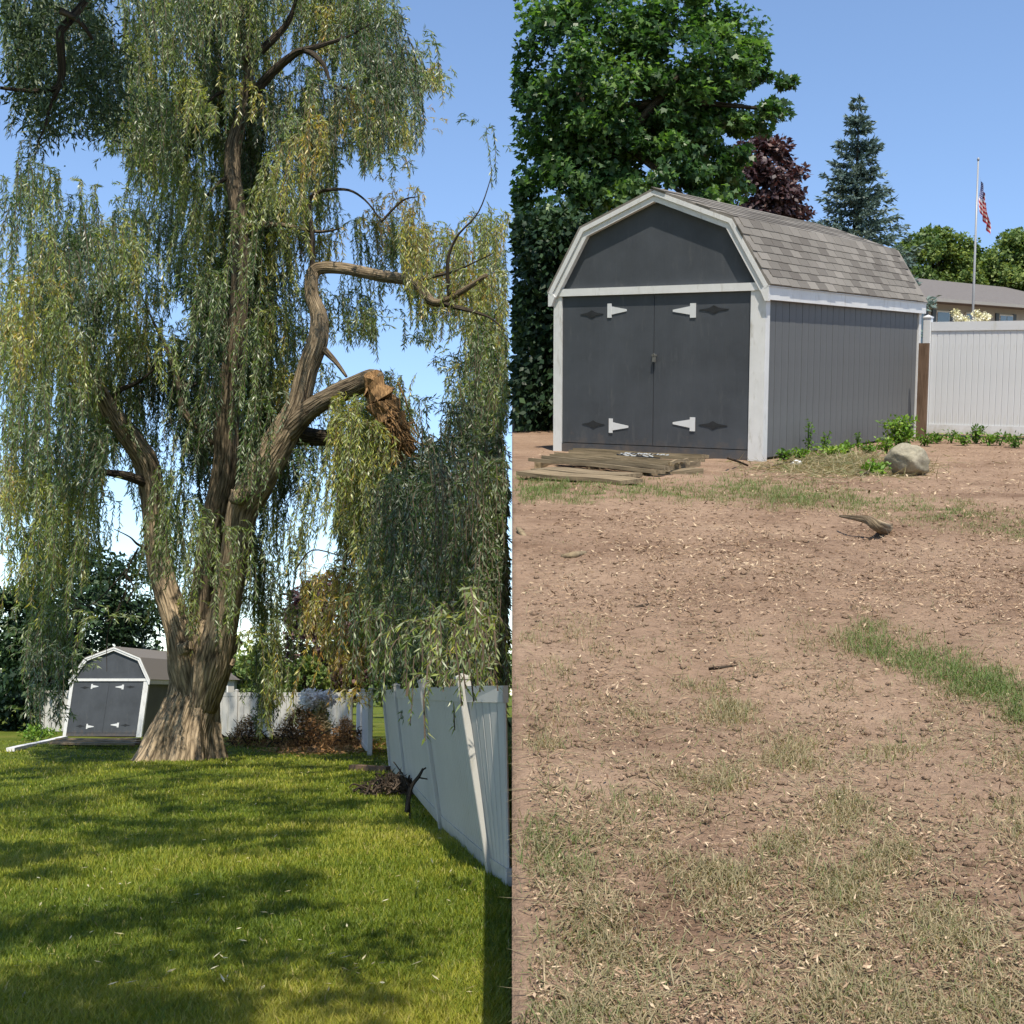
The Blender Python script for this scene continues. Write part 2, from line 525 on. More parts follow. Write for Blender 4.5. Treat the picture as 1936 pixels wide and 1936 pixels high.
def flag_mat():
    """thirteen stripes and a starred blue field, from the cloth's own UV"""
    m, t, b = new_mat('striped_flag')
    uv = N(t, 'TexCoord').outputs['UV']
    s = N(t, 'SeparateXYZ'); t.links.new(uv, s.inputs[0])
    def math_(op, a, bb):
        n = N(t, 'Math', operation=op)
        for i, x in enumerate((a, bb)):
            if isinstance(x, (int, float)): n.inputs[i].default_value = x
            else: t.links.new(x, n.inputs[i])
        return n.outputs[0]
    st = math_('MODULO', math_('FLOOR', math_('MULTIPLY', s.outputs[1], 13), 0), 2)
    mix = N(t, 'MixRGB'); mix.inputs[1].default_value = (0.50, 0.045, 0.06, 1); mix.inputs[2].default_value = (0.75, 0.73, 0.74, 1)
    t.links.new(st, mix.inputs[0])
    cant = math_('MULTIPLY', math_('LESS_THAN', s.outputs[0], 0.4), math_('GREATER_THAN', s.outputs[1], 6 / 13))
    vo = N(t, 'TexVoronoi', i_Scale=1.0); vo.inputs['Randomness'].default_value = 0.0
    t.links.new(mapping(t, uv, (15, 16.7, 1)), vo.inputs['Vector'])
    star = math_('LESS_THAN', vo.outputs['Distance'], 0.28)
    bl = N(t, 'MixRGB'); bl.inputs[1].default_value = (0.035, 0.06, 0.24, 1); bl.inputs[2].default_value = (0.75, 0.75, 0.78, 1)
    t.links.new(star, bl.inputs[0])
    fin = N(t, 'MixRGB')
    t.links.new(cant, fin.inputs[0]); t.links.new(mix.outputs[0], fin.inputs[1]); t.links.new(bl.outputs[0], fin.inputs[2])
    t.links.new(fin.outputs[0], b.inputs['Base Color'])
    b.inputs['Roughness'].default_value = 0.8
    return m


M_shingle, M_dirt, M_lawn, M_stone, M_flag = shingle_mat(), dirt_mat(), lawn_mat(), stone_mat(), flag_mat()


# ------------------------------------------------------------------ leaf geometry (numpy)
def orient(n, up_bias):
    """random unit vectors with a bias added"""
    v = rng.normal(size=(n, 3))
    v /= np.linalg.norm(v, axis=1)[:, None]
    v = v + np.asarray(up_bias)
    return v / np.linalg.norm(v, axis=1)[:, None]


def diamond_leaves(pos, axis, length, width, normal_hint=None):
    """thin four-cornered leaves: base, side, tip, side"""
    n = len(pos)
    h = rng.normal(size=(n, 3)) if normal_hint is None else normal_hint
    side = np.cross(axis, h)
    side /= np.linalg.norm(side, axis=1)[:, None] + 1e-9
    L = np.broadcast_to(np.asarray(length, float), (n,))[:, None]
    W = np.broadcast_to(np.asarray(width, float), (n,))[:, None] * 0.5
    v = np.empty((n, 4, 3))
    v[:, 0] = pos
    v[:, 1] = pos + axis * L * 0.42 + side * W
    v[:, 2] = pos + axis * L
    v[:, 3] = pos + axis * L * 0.42 - side * W
    return v.reshape(-1, 3), np.arange(n * 4).reshape(n, 4)


MAPLE = np.array([(0, 0), (.20, .04), (.50, -.04), (.40, .22), (.55, .52), (.26, .46), (0, 1.0), (-.26, .46), (-.55, .52), (-.40, .22), (-.50, -.04), (-.20, .04)])


def lobed_leaves(pos, axis, normal, size):
    n = len(pos)
    side = np.cross(axis, normal)
    side /= np.linalg.norm(side, axis=1)[:, None] + 1e-9
    k = len(MAPLE)
    s = np.asarray(size)[:, None, None]
    nn = np.cross(side, axis)
    curl = (MAPLE[:, 0] ** 2)[None, :, None] * -0.35
    v = pos[:, None, :] + s * (MAPLE[None, :, 0:1] * side[:, None, :] + MAPLE[None, :, 1:2] * axis[:, None, :] + curl * nn[:, None, :])
    return v.reshape(-1, 3), np.arange(n * k).reshape(n, k)


def ball_pts(n):
    v = rng.normal(size=(n, 3))
    v /= np.linalg.norm(v, axis=1)[:, None]
    return v * (rng.random((n, 1)) ** (1 / 2.2))


def crown_mesh(name, centers, radii, per, leaf, mat, lobed=False, aspect=0.55, tone0=0.5, tvar=0.25, droop=-0.1, clip=None):
    P, T = [], []
    for c, r in zip(centers, radii):
        k = max(8, int(per))
        q = ball_pts(k) * np.asarray(r) + np.asarray(c)
        P.append(q)
        T.append(np.clip(tone0 + rng.normal() * tvar * 0.7 + rng.normal(size=k) * tvar, 0, 1))
    P, T = np.concatenate(P), np.concatenate(T)
    if clip is not None:
        k = clip(P)
        P, T = P[k], T[k]
    n = len(P)
    cen = np.mean(np.asarray(centers), 0)
    out = P - cen
    out /= np.linalg.norm(out, axis=1)[:, None] + 1e-9
    sz = leaf * (0.6 + 0.8 * rng.random(n))
    ax = orient(n, (0, 0, -0.4)) + out * 0.5
    ax /= np.linalg.norm(ax, axis=1)[:, None]
    nr = orient(n, (0, 0, 0.9)) + out * 0.5
    if lobed:
        V, I = lobed_leaves(P, ax, nr, sz)
        return fast_mesh(name, V, len(MAPLE), I, mat, np.repeat(T, len(MAPLE)))
    V, I = diamond_leaves(P, ax, sz, sz * aspect, nr)
    return fast_mesh(name, V, 4, I, mat, np.repeat(T, 4))


def tree(name, label, cat, base, trunk_pts, trunk_r, crown_me, bark, M=FLAT, group=None, extra=()):
    t = empty(name, M @ Matrix.Translation(base), label, cat, group)
    inv = Matrix.Translation(-Vector(base))
    mb = MB()
    pts, rr = smooth_path([inv @ Vector(p) for p in trunk_pts], trunk_r, 3)
    mb.tube(pts, rr, 9, 0.08)
    for ep, er in extra:
        p2, r2 = smooth_path([inv @ Vector(p) for p in ep], er, 3)
        mb.tube(p2, r2, 7, 0.06)
    mb.build('trunk', bark, t, smooth=True)
    put(bpy.data.objects.new('crown', crown_me), t, inv)
    return t


# ------------------------------------------------------------------ value noise for terrain and patchiness
_LAT = rng.random((256, 256))


def vnoise(x, y, s):
    x, y = np.asarray(x) * s + 500.3, np.asarray(y) * s + 500.7
    xi, yi = np.floor(x).astype(int), np.floor(y).astype(int)
    fx, fy = x - xi, y - yi
    fx, fy = fx * fx * (3 - 2 * fx), fy * fy * (3 - 2 * fy)
    a = _LAT[xi % 256, yi % 256]; b = _LAT[(xi + 1) % 256, yi % 256]
    c = _LAT[xi % 256, (yi + 1) % 256]; d = _LAT[(xi + 1) % 256, (yi + 1) % 256]
    return (a * (1 - fx) + b * fx) * (1 - fy) + (c * (1 - fx) + d * fx) * fy - 0.5


def hR(x, y):
    """relief of the dirt yard"""
    far = np.clip((y + 3.0) / 2.5, 0, 1)          # calms down around the shed
    return ((vnoise(x, y, 0.45) * 0.10 + vnoise(x, y, 1.3) * 0.05) * (1 - 0.8 * far) + vnoise(x, y, 4.5) * 0.022 + vnoise(x, y, 13.0) * 0.010)


def hL(x, y):
    return vnoise(x, y, 0.25) * 0.10 + vnoise(x, y, 1.1) * 0.03


# ------------------------------------------------------------------ the ground
def lawn():
    xs = np.concatenate([[-400, -150, -60], np.linspace(-30, 0.4, 110), [30, 150, 400]])
    ys = np.concatenate([[-60, -10], np.linspace(0, 60, 180), [80, 120, 200, 500, 900]])
    X, Y = np.meshgrid(xs, ys)
    Z = np.where((X > -31) & (X < 1) & (Y > -1) & (Y < 61), hL(X, Y), 0)
    V = np.stack([X, Y, Z], 2).reshape(-1, 3)
    nx = len(xs)
    ii = np.arange((len(ys) - 1) * (nx - 1))
    a = ii // (nx - 1) * nx + ii % (nx - 1)
    me = fast_mesh('lawn', V, 4, np.stack([a, a + 1, a + nx + 1, a + nx], 1), M_lawn, smooth=True)
    put(bpy.data.objects.new('lawn', me), kind='structure', label='mown green lawn under the willow, dappled with shade')


def dirt_yard():
    x0 = -1.8067
    y0 = EYE_R.y + 0.6
    xs = x0 + np.concatenate([np.linspace(0, 6, 170), np.linspace(6.2, 30, 40)])
    t = np.linspace(0, 1, 330)
    ys = y0 + 16.5 * (0.35 * t + 0.65 * t ** 2)
    ys = np.concatenate([ys, np.linspace(ys[-1] + 0.2, ys[-1] + 60, 50)])
    X, Y = np.meshgrid(xs, ys)
    V = np.stack([X, Y, hR(X, Y)], 2).reshape(-1, 3)
    nx, ny = len(xs), len(ys)
    ii = np.arange((ny - 1) * (nx - 1))
    a = ii // (nx - 1) * nx + ii % (nx - 1)
    faces = np.stack([a, a + 1, a + nx + 1, a + nx], 1)
    # the bank that carries the yard down to the lawn
    loop = np.concatenate([np.arange(ny - 1, -1, -1) * nx, np.arange(1, nx), np.arange(1, ny) * nx + nx - 1, (ny - 1) * nx + np.arange(nx - 2, -1, -1)])
    W = (RFN[:3, :3] @ V[loop].T).T + RFN[:3, 3]
    W[:, 2] = -0.3
    low = (RFIN[:3, :3] @ W.T).T + RFIN[:3, 3]
    n0 = len(V)
    V = np.concatenate([V, low])
    k = np.arange(len(loop) - 1)
    bank = np.stack([loop[k], n0 + k, n0 + k + 1, loop[k + 1]], 1)
    me = fast_mesh('dirt_yard', V, 4, np.concatenate([faces, bank]), M_dirt, smooth=True)
    put(bpy.data.objects.new('dirt_yard', me), M=RF, kind='structure', label='bare brown dirt yard strewn with wood chips and grass tufts')


lawn()
dirt_yard()


# ------------------------------------------------------------------ gambrel shed
def make_shed(M, label, detail, shear=0.0, group='gambrel sheds'):
    S = Matrix.Identity(4)
    S[0][2] = shear
    t = empty('shed', M, label, 'shed', group)
    D, H, ZE, XE, ZK, XK, ZA = 5.95, 2.10, 1.93, 1.55, 2.894, 1.061, 3.302

    def B(mb, name, mat, parent=t, **kw):
        if shear:
            mb.v = [tuple(S @ Vector(p)) for p in mb.v]
        return mb.build(name, mat, parent, **kw)
    # core walls
    B(MB().box(-1.46, 1.46, 0.06, D - 0.02, 0.02, H), 'wall', M_side)
    prof = [(-1.47, H), (1.47, H), (XK - 0.03, ZK - 0.05), (0, ZA - 0.05), (-XK + 0.03, ZK - 0.05)]
    B(MB().prism(prof, 0.012, D - 0.03), 'gable', M_door)
    # doors, sill
    B(MB().box(-1.38, 1.31, -0.012, 0.055, 0.0, 0.115), 'sill', M_door)
    for s, (a, b_) in ((-1, (-1.372, -0.018)), (1, (-0.010, 1.302))):
        d = B(MB().box(a, b_, -0.006, 0.05, 0.125, 2.04), 'door', M_door)
        if s < 0:
            hs = [((-0.69, -0.63, -0.41), 1.93, 1.75, 1.84, (-1.10, -0.75), 1.80), ((-0.655, -0.60, -0.37), 0.455, 0.27, 0.355, (-1.06, -0.72), 0.375)]
        else:
            hs = [((0.567, 0.49, 0.25), 1.907, 1.73, 1.82, (0.61, 1.01), 1.825), ((0.58, 0.51, 0.27), 0.50, 0.327, 0.42, (0.63, 1.02), 0.41)]
        for (p0, p1, tip), zt, zb, zc, dm, zd in hs:
            hb = MB()
            x0, x1 = min(p0, p1), max(p0, p1)
            hb.box(x0, x1, -0.017, -0.006, zb, zt)
            if tip > x1:
                poly = [(x1, zc - 0.052), (tip, zc - 0.012), (tip, zc + 0.012), (x1, zc + 0.052)]
            else:
                poly = [(tip, zc - 0.012), (x0, zc - 0.052), (x0, zc + 0.052), (tip, zc + 0.012)]
            hb.prism(poly, -0.014, -0.006)
            h = B(hb, 'hinge', M_hinge, d)
            cx = (dm[0] + dm[1]) / 2
            B(MB().prism([(dm[0], zd), (cx - .06, zd - .022), (cx, zd - 0.052), (cx + .06, zd - .022), (dm[1], zd), (cx + .06, zd + .022), (cx, zd + 0.052), (cx - .06, zd + .022)], -0.013, -0.006), 'lozenge', M_mark, d)  # thin dark lozenge shape beside each hinge
        if detail and s > 0:
            lk = MB().box(-0.035, 0.030, -0.022, -0.006, 1.255, 1.285)
            lk.box(-0.022, 0.028, -0.046, -0.022, 1.185, 1.245, b=0.006)
            lk.tube([(-0.012, -0.034, 1.24), (-0.012, -0.034, 1.275), (0.003, -0.034, 1.29), (0.018, -0.034, 1.275), (0.018, -0.034, 1.24)], [0.004] * 5, 6)
            B(lk, 'padlock', M_pad, d)
    # trim
    B(MB().box(-1.50, -1.375, -0.03, 0.10, 0.0, H - 0.065), 'corner_post', M_trim)
    B(MB().box(1.305, 1.50, -0.03, 0.10, -0.04, H - 0.065), 'corner_post', M_trim)
    B(MB().box(1.44, 1.505, D - 0.09, D + 0.02, 0.0, H), 'corner_post', M_trim)
    B(MB().box(-1.50, -1.44, D - 0.09, D + 0.02, 0.0, H), 'corner_post', M_trim)
    B(MB().box(-1.515, 1.515, -0.045, 0.01, H - 0.063, H + 0.032), 'head_trim', M_trim)
    ZR = ZE + 0.155
    prof = [(-XE, ZR), (-XK, ZK), (0, ZA), (XK, ZK), (XE, ZR)]

    def inset(k):
        """profile moved inwards by k"""
        out = []
        nrm = []
        for i in range(4):
            dx, dz = prof[i + 1][0] - prof[i][0], prof[i + 1][1] - prof[i][1]
            l = math.hypot(dx, dz)
            nrm.append((dz / l, -dx / l))
        for i in range(5):
            if i == 0: n_, m_ = nrm[0], 1
            elif i == 4: n_, m_ = nrm[3], 1
            else:
                a, b_ = nrm[i - 1], nrm[i]
                n_ = (a[0] + b_[0], a[1] + b_[1])
                m_ = 2 / (n_[0] ** 2 + n_[1] ** 2)
            out.append((prof[i][0] + n_[0] * k * m_, prof[i][1] + n_[1] * k * m_))
        return out
    p0, p1, p2, po = inset(0.0), inset(0.055), inset(0.125), inset(-0.028)
    for i in range(4):
        B(MB().prism([p0[i], p1[i], p1[i + 1], p0[i + 1]], -0.085, -0.03), 'rake_board', M_trim)
        B(MB().prism([p1[i], p2[i], p2[i + 1], p1[i + 1]], -0.066, 0.008), 'rake_board', M_trim)
        if i in (0, 3) or True:
            B(MB().prism([p0[i], p2[i], p2[i + 1], p0[i + 1]], D - 0.02, D + 0.10), 'rake_board', M_trim)
    for s in (-1, 1):
        B(MB().box(min(s * (XE - 0.04), s * XE), max(s * (XE - 0.04), s * XE), -0.029, D + 0.098, ZE - 0.005, ZE + 0.150), 'fascia', M_trim)
        B(MB().prism([(s * (XE - .10), ZE + .10), (s * (XE - .045), ZE - .02), (s * (XE + .004), ZE - .02), (s * (XE + .004), ZR - .002), (s * (XE - .06), ZR - .002)][::s], -0.083, -0.031), 'eave_tail', M_trim)
        B(MB().box(min(s * (XE - 0.02), s * (XE + 0.014)), max(s * (XE - 0.02), s * (XE + 0.014)), -0.085, D + 0.11, ZE + 0.151, ZE + 0.160), 'drip_edge', M_hinge)
        B(MB().box(min(s * 1.46, s * (XE - 0.042)), max(s * 1.46, s * (XE - 0.042)), 0.0, D, ZE - 0.002, ZE + 0.02), 'soffit', M_trim)
    # roof deck and shingles
    q = [po[0], po[1], po[2], po[3], po[4]]
    rd = MB()
    for i in range(4):
        rd.prism([p0[i], p0[i + 1], q[i + 1], q[i]][::-1], -0.082, D + 0.105)
    roof = B(rd, 'roof', M_shingle)
    if detail:
        # siding boards on the long wall that shows
        wv, k, n = 0.212, 0, 27
        bm = MB().box(1.462, 1.482, 0.0, wv - 0.010, 0.03, ZE + 0.01, b=0.0)
        me0 = None
        for k in range(n):
            y = 0.105 + k * (D - 0.20) / n
            if me0 is None:
                o = bm.build('siding_board', M_side, t, Matrix.Translation((0, y, 0)))
                me0 = o.data
            else:
                o = put(bpy.data.objects.new('siding_board', me0), t, Matrix.Translation((0.0008 * math.sin(k * 2.7), y, 0)))
        # shingles: tabs laid in courses, each its own piece
        for (a, b_, rows, tab) in ((p0[4], p0[3], 8, 0.31), (p0[3], p0[2], 7, 0.62)):
            ax, az = a; bx, bz = b_
            L = math.hypot(bx - ax, bz - az)
            dx, dz = (bx - ax) / L, (bz - az) / L
            nx_, nz_ = dz, -dx
            if nx_ < 0: nx_, nz_ = -nx_, -nz_
            ex = L / rows
            # local axes of one tab: y along the eave, u up the slope, w outwards
            Mt = Matrix(((dx, 0, nx_, 0), (0, 1, 0, 0), (dz, 0, nz_, 0), (0, 0, 0, 1)))
            tb = MB()
            hh = ex * 1.25
            tb.add([(0, 0.004, 0.012), (0, tab - 0.004, 0.012), (hh, tab - 0.004, 0.003), (hh, 0.004, 0.003), (0, 0.004, 0.0), (0, tab - 0.004, 0.0), (hh, tab - 0.004, -0.004), (hh, 0.004, -0.004)],
                   [(0, 1, 2, 3), (7, 6, 5, 4), (0, 4, 5, 1), (1, 5, 6, 2), (2, 6, 7, 3), (3, 7, 4, 0)])
            me0 = None
            cols = int((D + 0.16) / tab)
            for r in range(rows):
                off = (r % 2) * tab * 0.5 + 0.03 * math.sin(r * 1.7)
                for c in range(cols):
                    y = -0.085 + c * tab + off
                    if y + tab > D + 0.11: continue
                    Mk = Matrix.Translation((ax + dx * (r * ex) + nx_ * 0.030, y, az + dz * (r * ex) + nz_ * 0.030)) @ Mt @ Matrix.Rotation(random.uniform(-0.012, 0.012), 4, 'Z') @ Matrix.Translation((random.uniform(-.006, .006), 0, 0))
                    if me0 is None:
                        o = tb.build('shingle', M_shingle, roof, Mk)
                        me0 = o.data
                    else:
                        put(bpy.data.objects.new('shingle', me0), roof, Mk)
    return t


YAW = -0.5978
shed_M = RF @ Matrix.Rotation(YAW, 4, 'Z')
make_shed(shed_M, 'large grey barn-roof shed with white trim standing on the dirt yard', True)
lb = LG(193, 1392)
make_shed(Matrix.Translation(lb) @ Matrix.Rotation(R(-4), 4, 'Z'), 'small-looking grey barn-roof shed half hidden behind the willow trunk', False, 0.105)


# ------------------------------------------------------------------ white vinyl fences
def fence_run(t, a, b, h, boards, lean=(0.0, 0.0), board_w=0.15, posts=(True, True), vm=None):
    vm = vm or M_vinyl
    """one bay from a to b (frame-local), parts under t; lean = sideways shift per metre of height at each end"""
    a, b = Vector(a), Vector(b)
    L = (b - a).length
    u = (b - a).normalized()
    sd = Vector((-u.y, u.x, 0)).normalized()
    pw = 0.062

    def pt(x, y, z):
        k = lean[0] + (lean[1] - lean[0]) * x / L
        return a + u * x + sd * (y + k * z) + Vector((0, 0, z))

    def slab(mb, x0, x1, hw, z0, z1, c=0.006):
        ring = [(x0 + c, -hw), (x1 - c, -hw), (x1, -hw + c), (x1, hw - c), (x1 - c, hw), (x0 + c, hw), (x0, hw - c), (x0, -hw + c)]
        vs = [pt(p[0], p[1], z) for z in (z0, z1) for p in ring]
        fs = [(i, (i + 1) % 8, (i + 1) % 8 + 8, i + 8) for i in range(8)] + [tuple(range(7, -1, -1)), tuple(range(8, 16))]
        return mb.add(vs, fs)
    for on, x in zip(posts, (0, L)):
        if not on: continue
        p = slab(MB(), x - pw, x + pw, pw, -0.1, h + 0.06, 0.008).build('post', vm, t)
        cp = slab(MB(), x - pw - .008, x + pw + .008, pw + .008, h + 0.061, h + 0.083, 0.004)
        cp.add([pt(x - pw, -pw, h + .083), pt(x + pw, -pw, h + .083), pt(x + pw, pw, h + .083), pt(x - pw, pw, h + .083), pt(x, 0, h + .115)], [(0, 1, 4), (1, 2, 4), (2, 3, 4), (3, 0, 4)])
        cp.build('cap', vm, p)
    slab(MB(), pw + .001, L - pw - .001, .026, h - .14, h).build('top_rail', vm, t)
    slab(MB(), pw + .001, L - pw - .001, .026, .05, .19).build('bottom_rail', vm, t)
    n = max(1, round((L - 2 * pw) / board_w))
    w_ = (L - 2 * pw) / n
    if boards:
        me0 = None
        for k in range(n):
            Mk = Matrix.Translation(u * (k * w_))
            if me0 is None:
                me0 = slab(MB(), pw + .001, pw + w_ - .001, .011, .191, h - .141).build('board', vm, t, Mk).data
            else:
                put(bpy.data.objects.new('board', me0), t, Mk)
    else:
        mb = MB()
        for k in range(n):
            slab(mb, pw + k * w_ + .004, pw + (k + 1) * w_ - .004, .014, .191, h - .141, 0.012)
        mb.build('panel', vm, t, kind='stuff')


# right yard: fence behind the shed
f0 = RG(1747, 824)
fd = (RG(1900, 829) - f0)
fd.z = 0
fd.normalize()
t = empty('vinyl_fence', RF @ Matrix.Translation((f0.x, f0.y, 0)), 'white vinyl board fence running right from the back of the large shed', 'fence', 'white vinyl fences')
bay = 2.44
for k in range(2):
    fence_run(t, fd * bay * k, fd * bay * (k + 1), 1.80, True, board_w=0.092, posts=(k == 0, True))
# brown board set between shed and fence
pb = RG(1741, 830)
MB().box(-0.075, 0.075, -0.03, 0.03, -0.1, 1.46).build('wooden_post', M_board, None, RF @ Matrix.Translation((pb.x, pb.y, 0)) @ Matrix.Rotation(YAW, 4, 'Z'),
    label='weathered brown wooden post between the large shed and the white fence', cat='post')

# lawn side: near fence along the right edge, leaning a little inwards
pp = [(742, 1461), (771, 1488), (840, 1572), (935, 1662), (966, 1690)]
PW = [LG(*p) for p in pp]
LE = [0.11, 0.125, 0.15, 0.165, 0.01]
o0 = PW[0]
t = empty('vinyl_fence', Matrix.Translation(o0), 'tall shaded white vinyl fence leaning along the right side of the lawn', 'fence', 'white vinyl fences')
for k in range(4):
    fence_run(t, PW[k + 1] - o0, PW[k] - o0, 1.66, False, lean=(LE[k + 1], LE[k]), board_w=0.15, posts=(k < 3, k == 0), vm=M_vinyl_shaded)
# lawn side: back fence with the return towards the gate gap
bp = [(392, 1395), (445, 1395.5), (555, 1396), (662, 1397)]
BW = [LG(*p) for p in bp]
t = empty('vinyl_fence', Matrix.Translation(BW[0]), 'white vinyl fence across the back of the lawn behind the brush pile', 'fence', 'white vinyl fences')
for k in range(3):
    fence_run(t, BW[k] - BW[0], BW[k + 1] - BW[0], 1.62, False, board_w=0.22, posts=(k == 0, True), vm=M_vinyl_shaded)
wa, wb = LG(80, 1385), LG(150, 1385)
t = empty('vinyl_fence', Matrix.Translation(wa), 'short piece of white fence left of the half-hidden shed', 'fence', 'white vinyl fences')
fence_run(t, Vector((0, 0, 0)), wb - wa, 1.7, False, board_w=0.22, vm=M_vinyl_shaded)
ga, gb = LG(662, 1397) + Vector((0.25, -0.3, 0)), LG(699, 1431)
t = empty('vinyl_fence', Matrix.Translation(gb), 'short white fence return with a sunlit end post at the gate gap', 'fence', 'white vinyl fences')
mid = (ga + gb) / 2
fence_run(t, Vector((0, 0, 0)), mid - gb, 1.62, False, board_w=0.2, posts=(True, True))
fence_run(t, mid - gb, ga - gb, 1.62, False, board_w=0.2, posts=(False, False))


# ------------------------------------------------------------------ the willow
DW = depth_of(LG(338, 1434))
WB = LG(338, 1434)
willow = empty('willow_tree', Matrix.Translation(WB), 'huge old weeping willow with forked trunk and a torn limb', 'tree')
WINV = Matrix.Translation(-WB)


def limb(name, pts, seg=12, rough=0.09, mat=None, sub=5, parent=willow):
    mat = mat or M_bark2
    P = [WINV @ LP(p[0], p[1], DW + p[3]) for p in pts]
    r = [p[2] / F * (DW + p[3]) for p in pts]
    if name == 'branch': r = [q * (.85 - .5 * k / (len(pts) - 1)) for k, q in enumerate(r)]
    P, r = smooth_path(P, r, sub)
    return MB().tube(P, r, seg, rough).build(name, mat, parent, smooth=True)


def trunk():
    """flared, buttressed butt with burls"""
    rows = [(-10, 334, 92), (0, 335, 82), (18, 338, 75), (45, 341, 66), (80, 350, 58), (120, 362, 50), (160, 368, 49), (195, 374, 54), (218, 380, 57), (236, 382, 50), (252, 384, 38), (264, 384, 20), (270, 384, 4)]
    seg = 64
    px2m = DW / F
    V, UV, Fc = [], [], []
    fine = []
    for i in range(len(rows) - 1):
        for k in range(5):
            u = k / 5
            u2 = u * u * (3 - 2 * u) if False else u
            fine.append([rows[i][j] + (rows[i + 1][j] - rows[i][j]) * u2 for j in range(3)])
    fine.append(list(rows[-1]))
    for (h, cx, r) in fine:
        z = h * px2m
        for k in range(seg + 1):
            th = 2 * math.pi * (k % seg) / seg
            flare = max(0, 1 - h / 120.0)
            rr = r * (1 + 0.10 * flare * math.sin(5 * th + 0.6) + 0.07 * flare * math.sin(9 * th + 2) + 0.035 * math.sin(13 * th + h * 0.02) + 0.03 * math.sin(4 * th + h * 0.035)
                      + 0.03 * math.sin(21 * th + 0.03 * h))
            for (bth, bh, ba, bw) in ((-1.25, 205, 0.22, 0.3), (-0.5, 235, 0.25, 0.35), (-1.2, 165, 0.20, 0.22), (-2.3, 225, 0.12, 0.4), (0.2, 215, 0.22, 0.3)):
                dth = math.atan2(math.sin(th - bth), math.cos(th - bth))
                rr *= 1 + ba * math.exp(-(dth / bw) ** 2 - ((h - bh) / 22) ** 2)
            rr *= 1 + .10 * vnoise(math.cos(th) * 3 + 7, math.sin(th) * 3 + h * .012, 1.0) + .07 * vnoise(math.cos(th) * 8, math.sin(th) * 8 + h * .02, 1.0)
            V.append(((cx - 338 + rr * math.cos(th)) * px2m, rr * math.sin(th) * px2m * 0.9, z))
            UV.append((k / seg * 2 * math.pi * 0.9, z))
    s = seg + 1
    for i in range(len(fine) - 1):
        for k in range(seg):
            Fc.append((i * s + k, i * s + k + 1, (i + 1) * s + k + 1, (i + 1) * s + k))
    Fc.append(tuple((len(fine) - 1) * s + k for k in range(seg)))
    MB().add(V, Fc, UV).build('trunk', M_bark, willow, smooth=True)


trunk()
for (bx, by, br, bd) in ((428, 1228, 18, -.25), (455, 938, 16, -1.6), (352, 1225, 13, -.8), (432, 1255, 12, -.3)):
    c = WINV @ LP(bx, by, DW + bd)
    r = br / F * DW
    P = [c + Vector((.15 * r * math.sin(k), 0, r * (1 - k / 4.0))) for k in range(9)]
    MB().tube(P, [r * math.sqrt(max(0.02, 1 - (1 - k / 4.0) ** 2)) * (1 + .12 * math.sin(k * 2.1 + bx)) for k in range(9)], 14, .22).build('burl', M_bark, willow, smooth=True)
# big limbs: (pixel x, pixel y, half-width in pixels, depth offset)
limb('limb', mat=M_bark, pts=[(364, 1330, 28, 0), (352, 1262, 34, 0), (337, 1190, 27, 0), (319, 1130, 25, .2), (302, 1070, 24, .4), (293, 1000, 22, .5), (288, 930, 23, .4), (274, 872, 24, .2), (242, 825, 20, -.2), (208, 775, 17, -.6), (188, 735, 13, -1), (160, 690, 9, -1.3), (120, 650, 6, -1.6)])
limb('limb', [(380, 1330, 28, .2), (384, 1240, 32, .4), (384, 1150, 24, .5), (392, 1060, 24, .5), (408, 970, 26, .4), (426, 890, 25, .2), (430, 800, 22, 0), (437, 700, 20, -.2), (450, 600, 18, -.3), (455, 500, 17, -.3), (450, 400, 16, -.2), (440, 330, 15, 0), (441, 275, 14, .2), (462, 205, 12, .3), (470, 150, 10, .3), (465, 90, 8, .2), (455, 20, 6, 0), (450, -90, 4, 0)])
limb('limb', mat=M_bark, pts=[(382, 1340, 26, 0), (402, 1262, 36, -.2), (424, 1160, 30, -.5), (444, 1050, 27, -.8), (457, 965, 30, -1), (482, 918, 32, -1.1), (515, 860, 31, -1.2), (545, 808, 27, -1.3), (565, 760, 22, -1.4), (580, 700, 20, -1.4), (600, 645, 21, -1.4), (603, 600, 17, -1.3), (590, 560, 14, -1.2), (590, 522, 13, -1.1), (606, 507, 12, -1.1), (650, 508, 11, -1.3), (720, 522, 11, -1.6), (780, 533, 10, -2), (822, 572, 8, -2.3), (870, 553, 6, -2.6), (920, 520, 4, -3)])
limb('limb', [(545, 815, 25, -1.3), (585, 776, 20, -1.6), (630, 748, 19, -2.0), (668, 732, 19, -2.3), (702, 718, 19, -2.6), (718, 722, 15, -2.7)], rough=0.12)
limb('limb', [(548, 818, 20, -1.0), (592, 826, 16, -.6), (640, 830, 14, -.4), (690, 860, 10, -.2), (715, 930, 8, -.4), (688, 1008, 6, -.6), (656, 1042, 5, -.6), (649, 1100, 3, -.6)], mat=M_barkd)
limb('branch', [(603, 652, 10, -1.4), (633, 682, 8, -1.6), (655, 712, 7, -1.9)])
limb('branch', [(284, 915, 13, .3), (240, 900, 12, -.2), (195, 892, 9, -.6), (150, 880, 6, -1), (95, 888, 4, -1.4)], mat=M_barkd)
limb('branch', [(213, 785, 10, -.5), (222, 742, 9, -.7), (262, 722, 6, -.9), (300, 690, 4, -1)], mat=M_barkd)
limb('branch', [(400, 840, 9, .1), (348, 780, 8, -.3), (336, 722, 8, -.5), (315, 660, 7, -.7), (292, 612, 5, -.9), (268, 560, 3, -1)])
limb('branch', [(336, 735, 9, -.5), (362, 728, 8, -.4), (372, 724, 6, -.3)], mat=M_barkd)
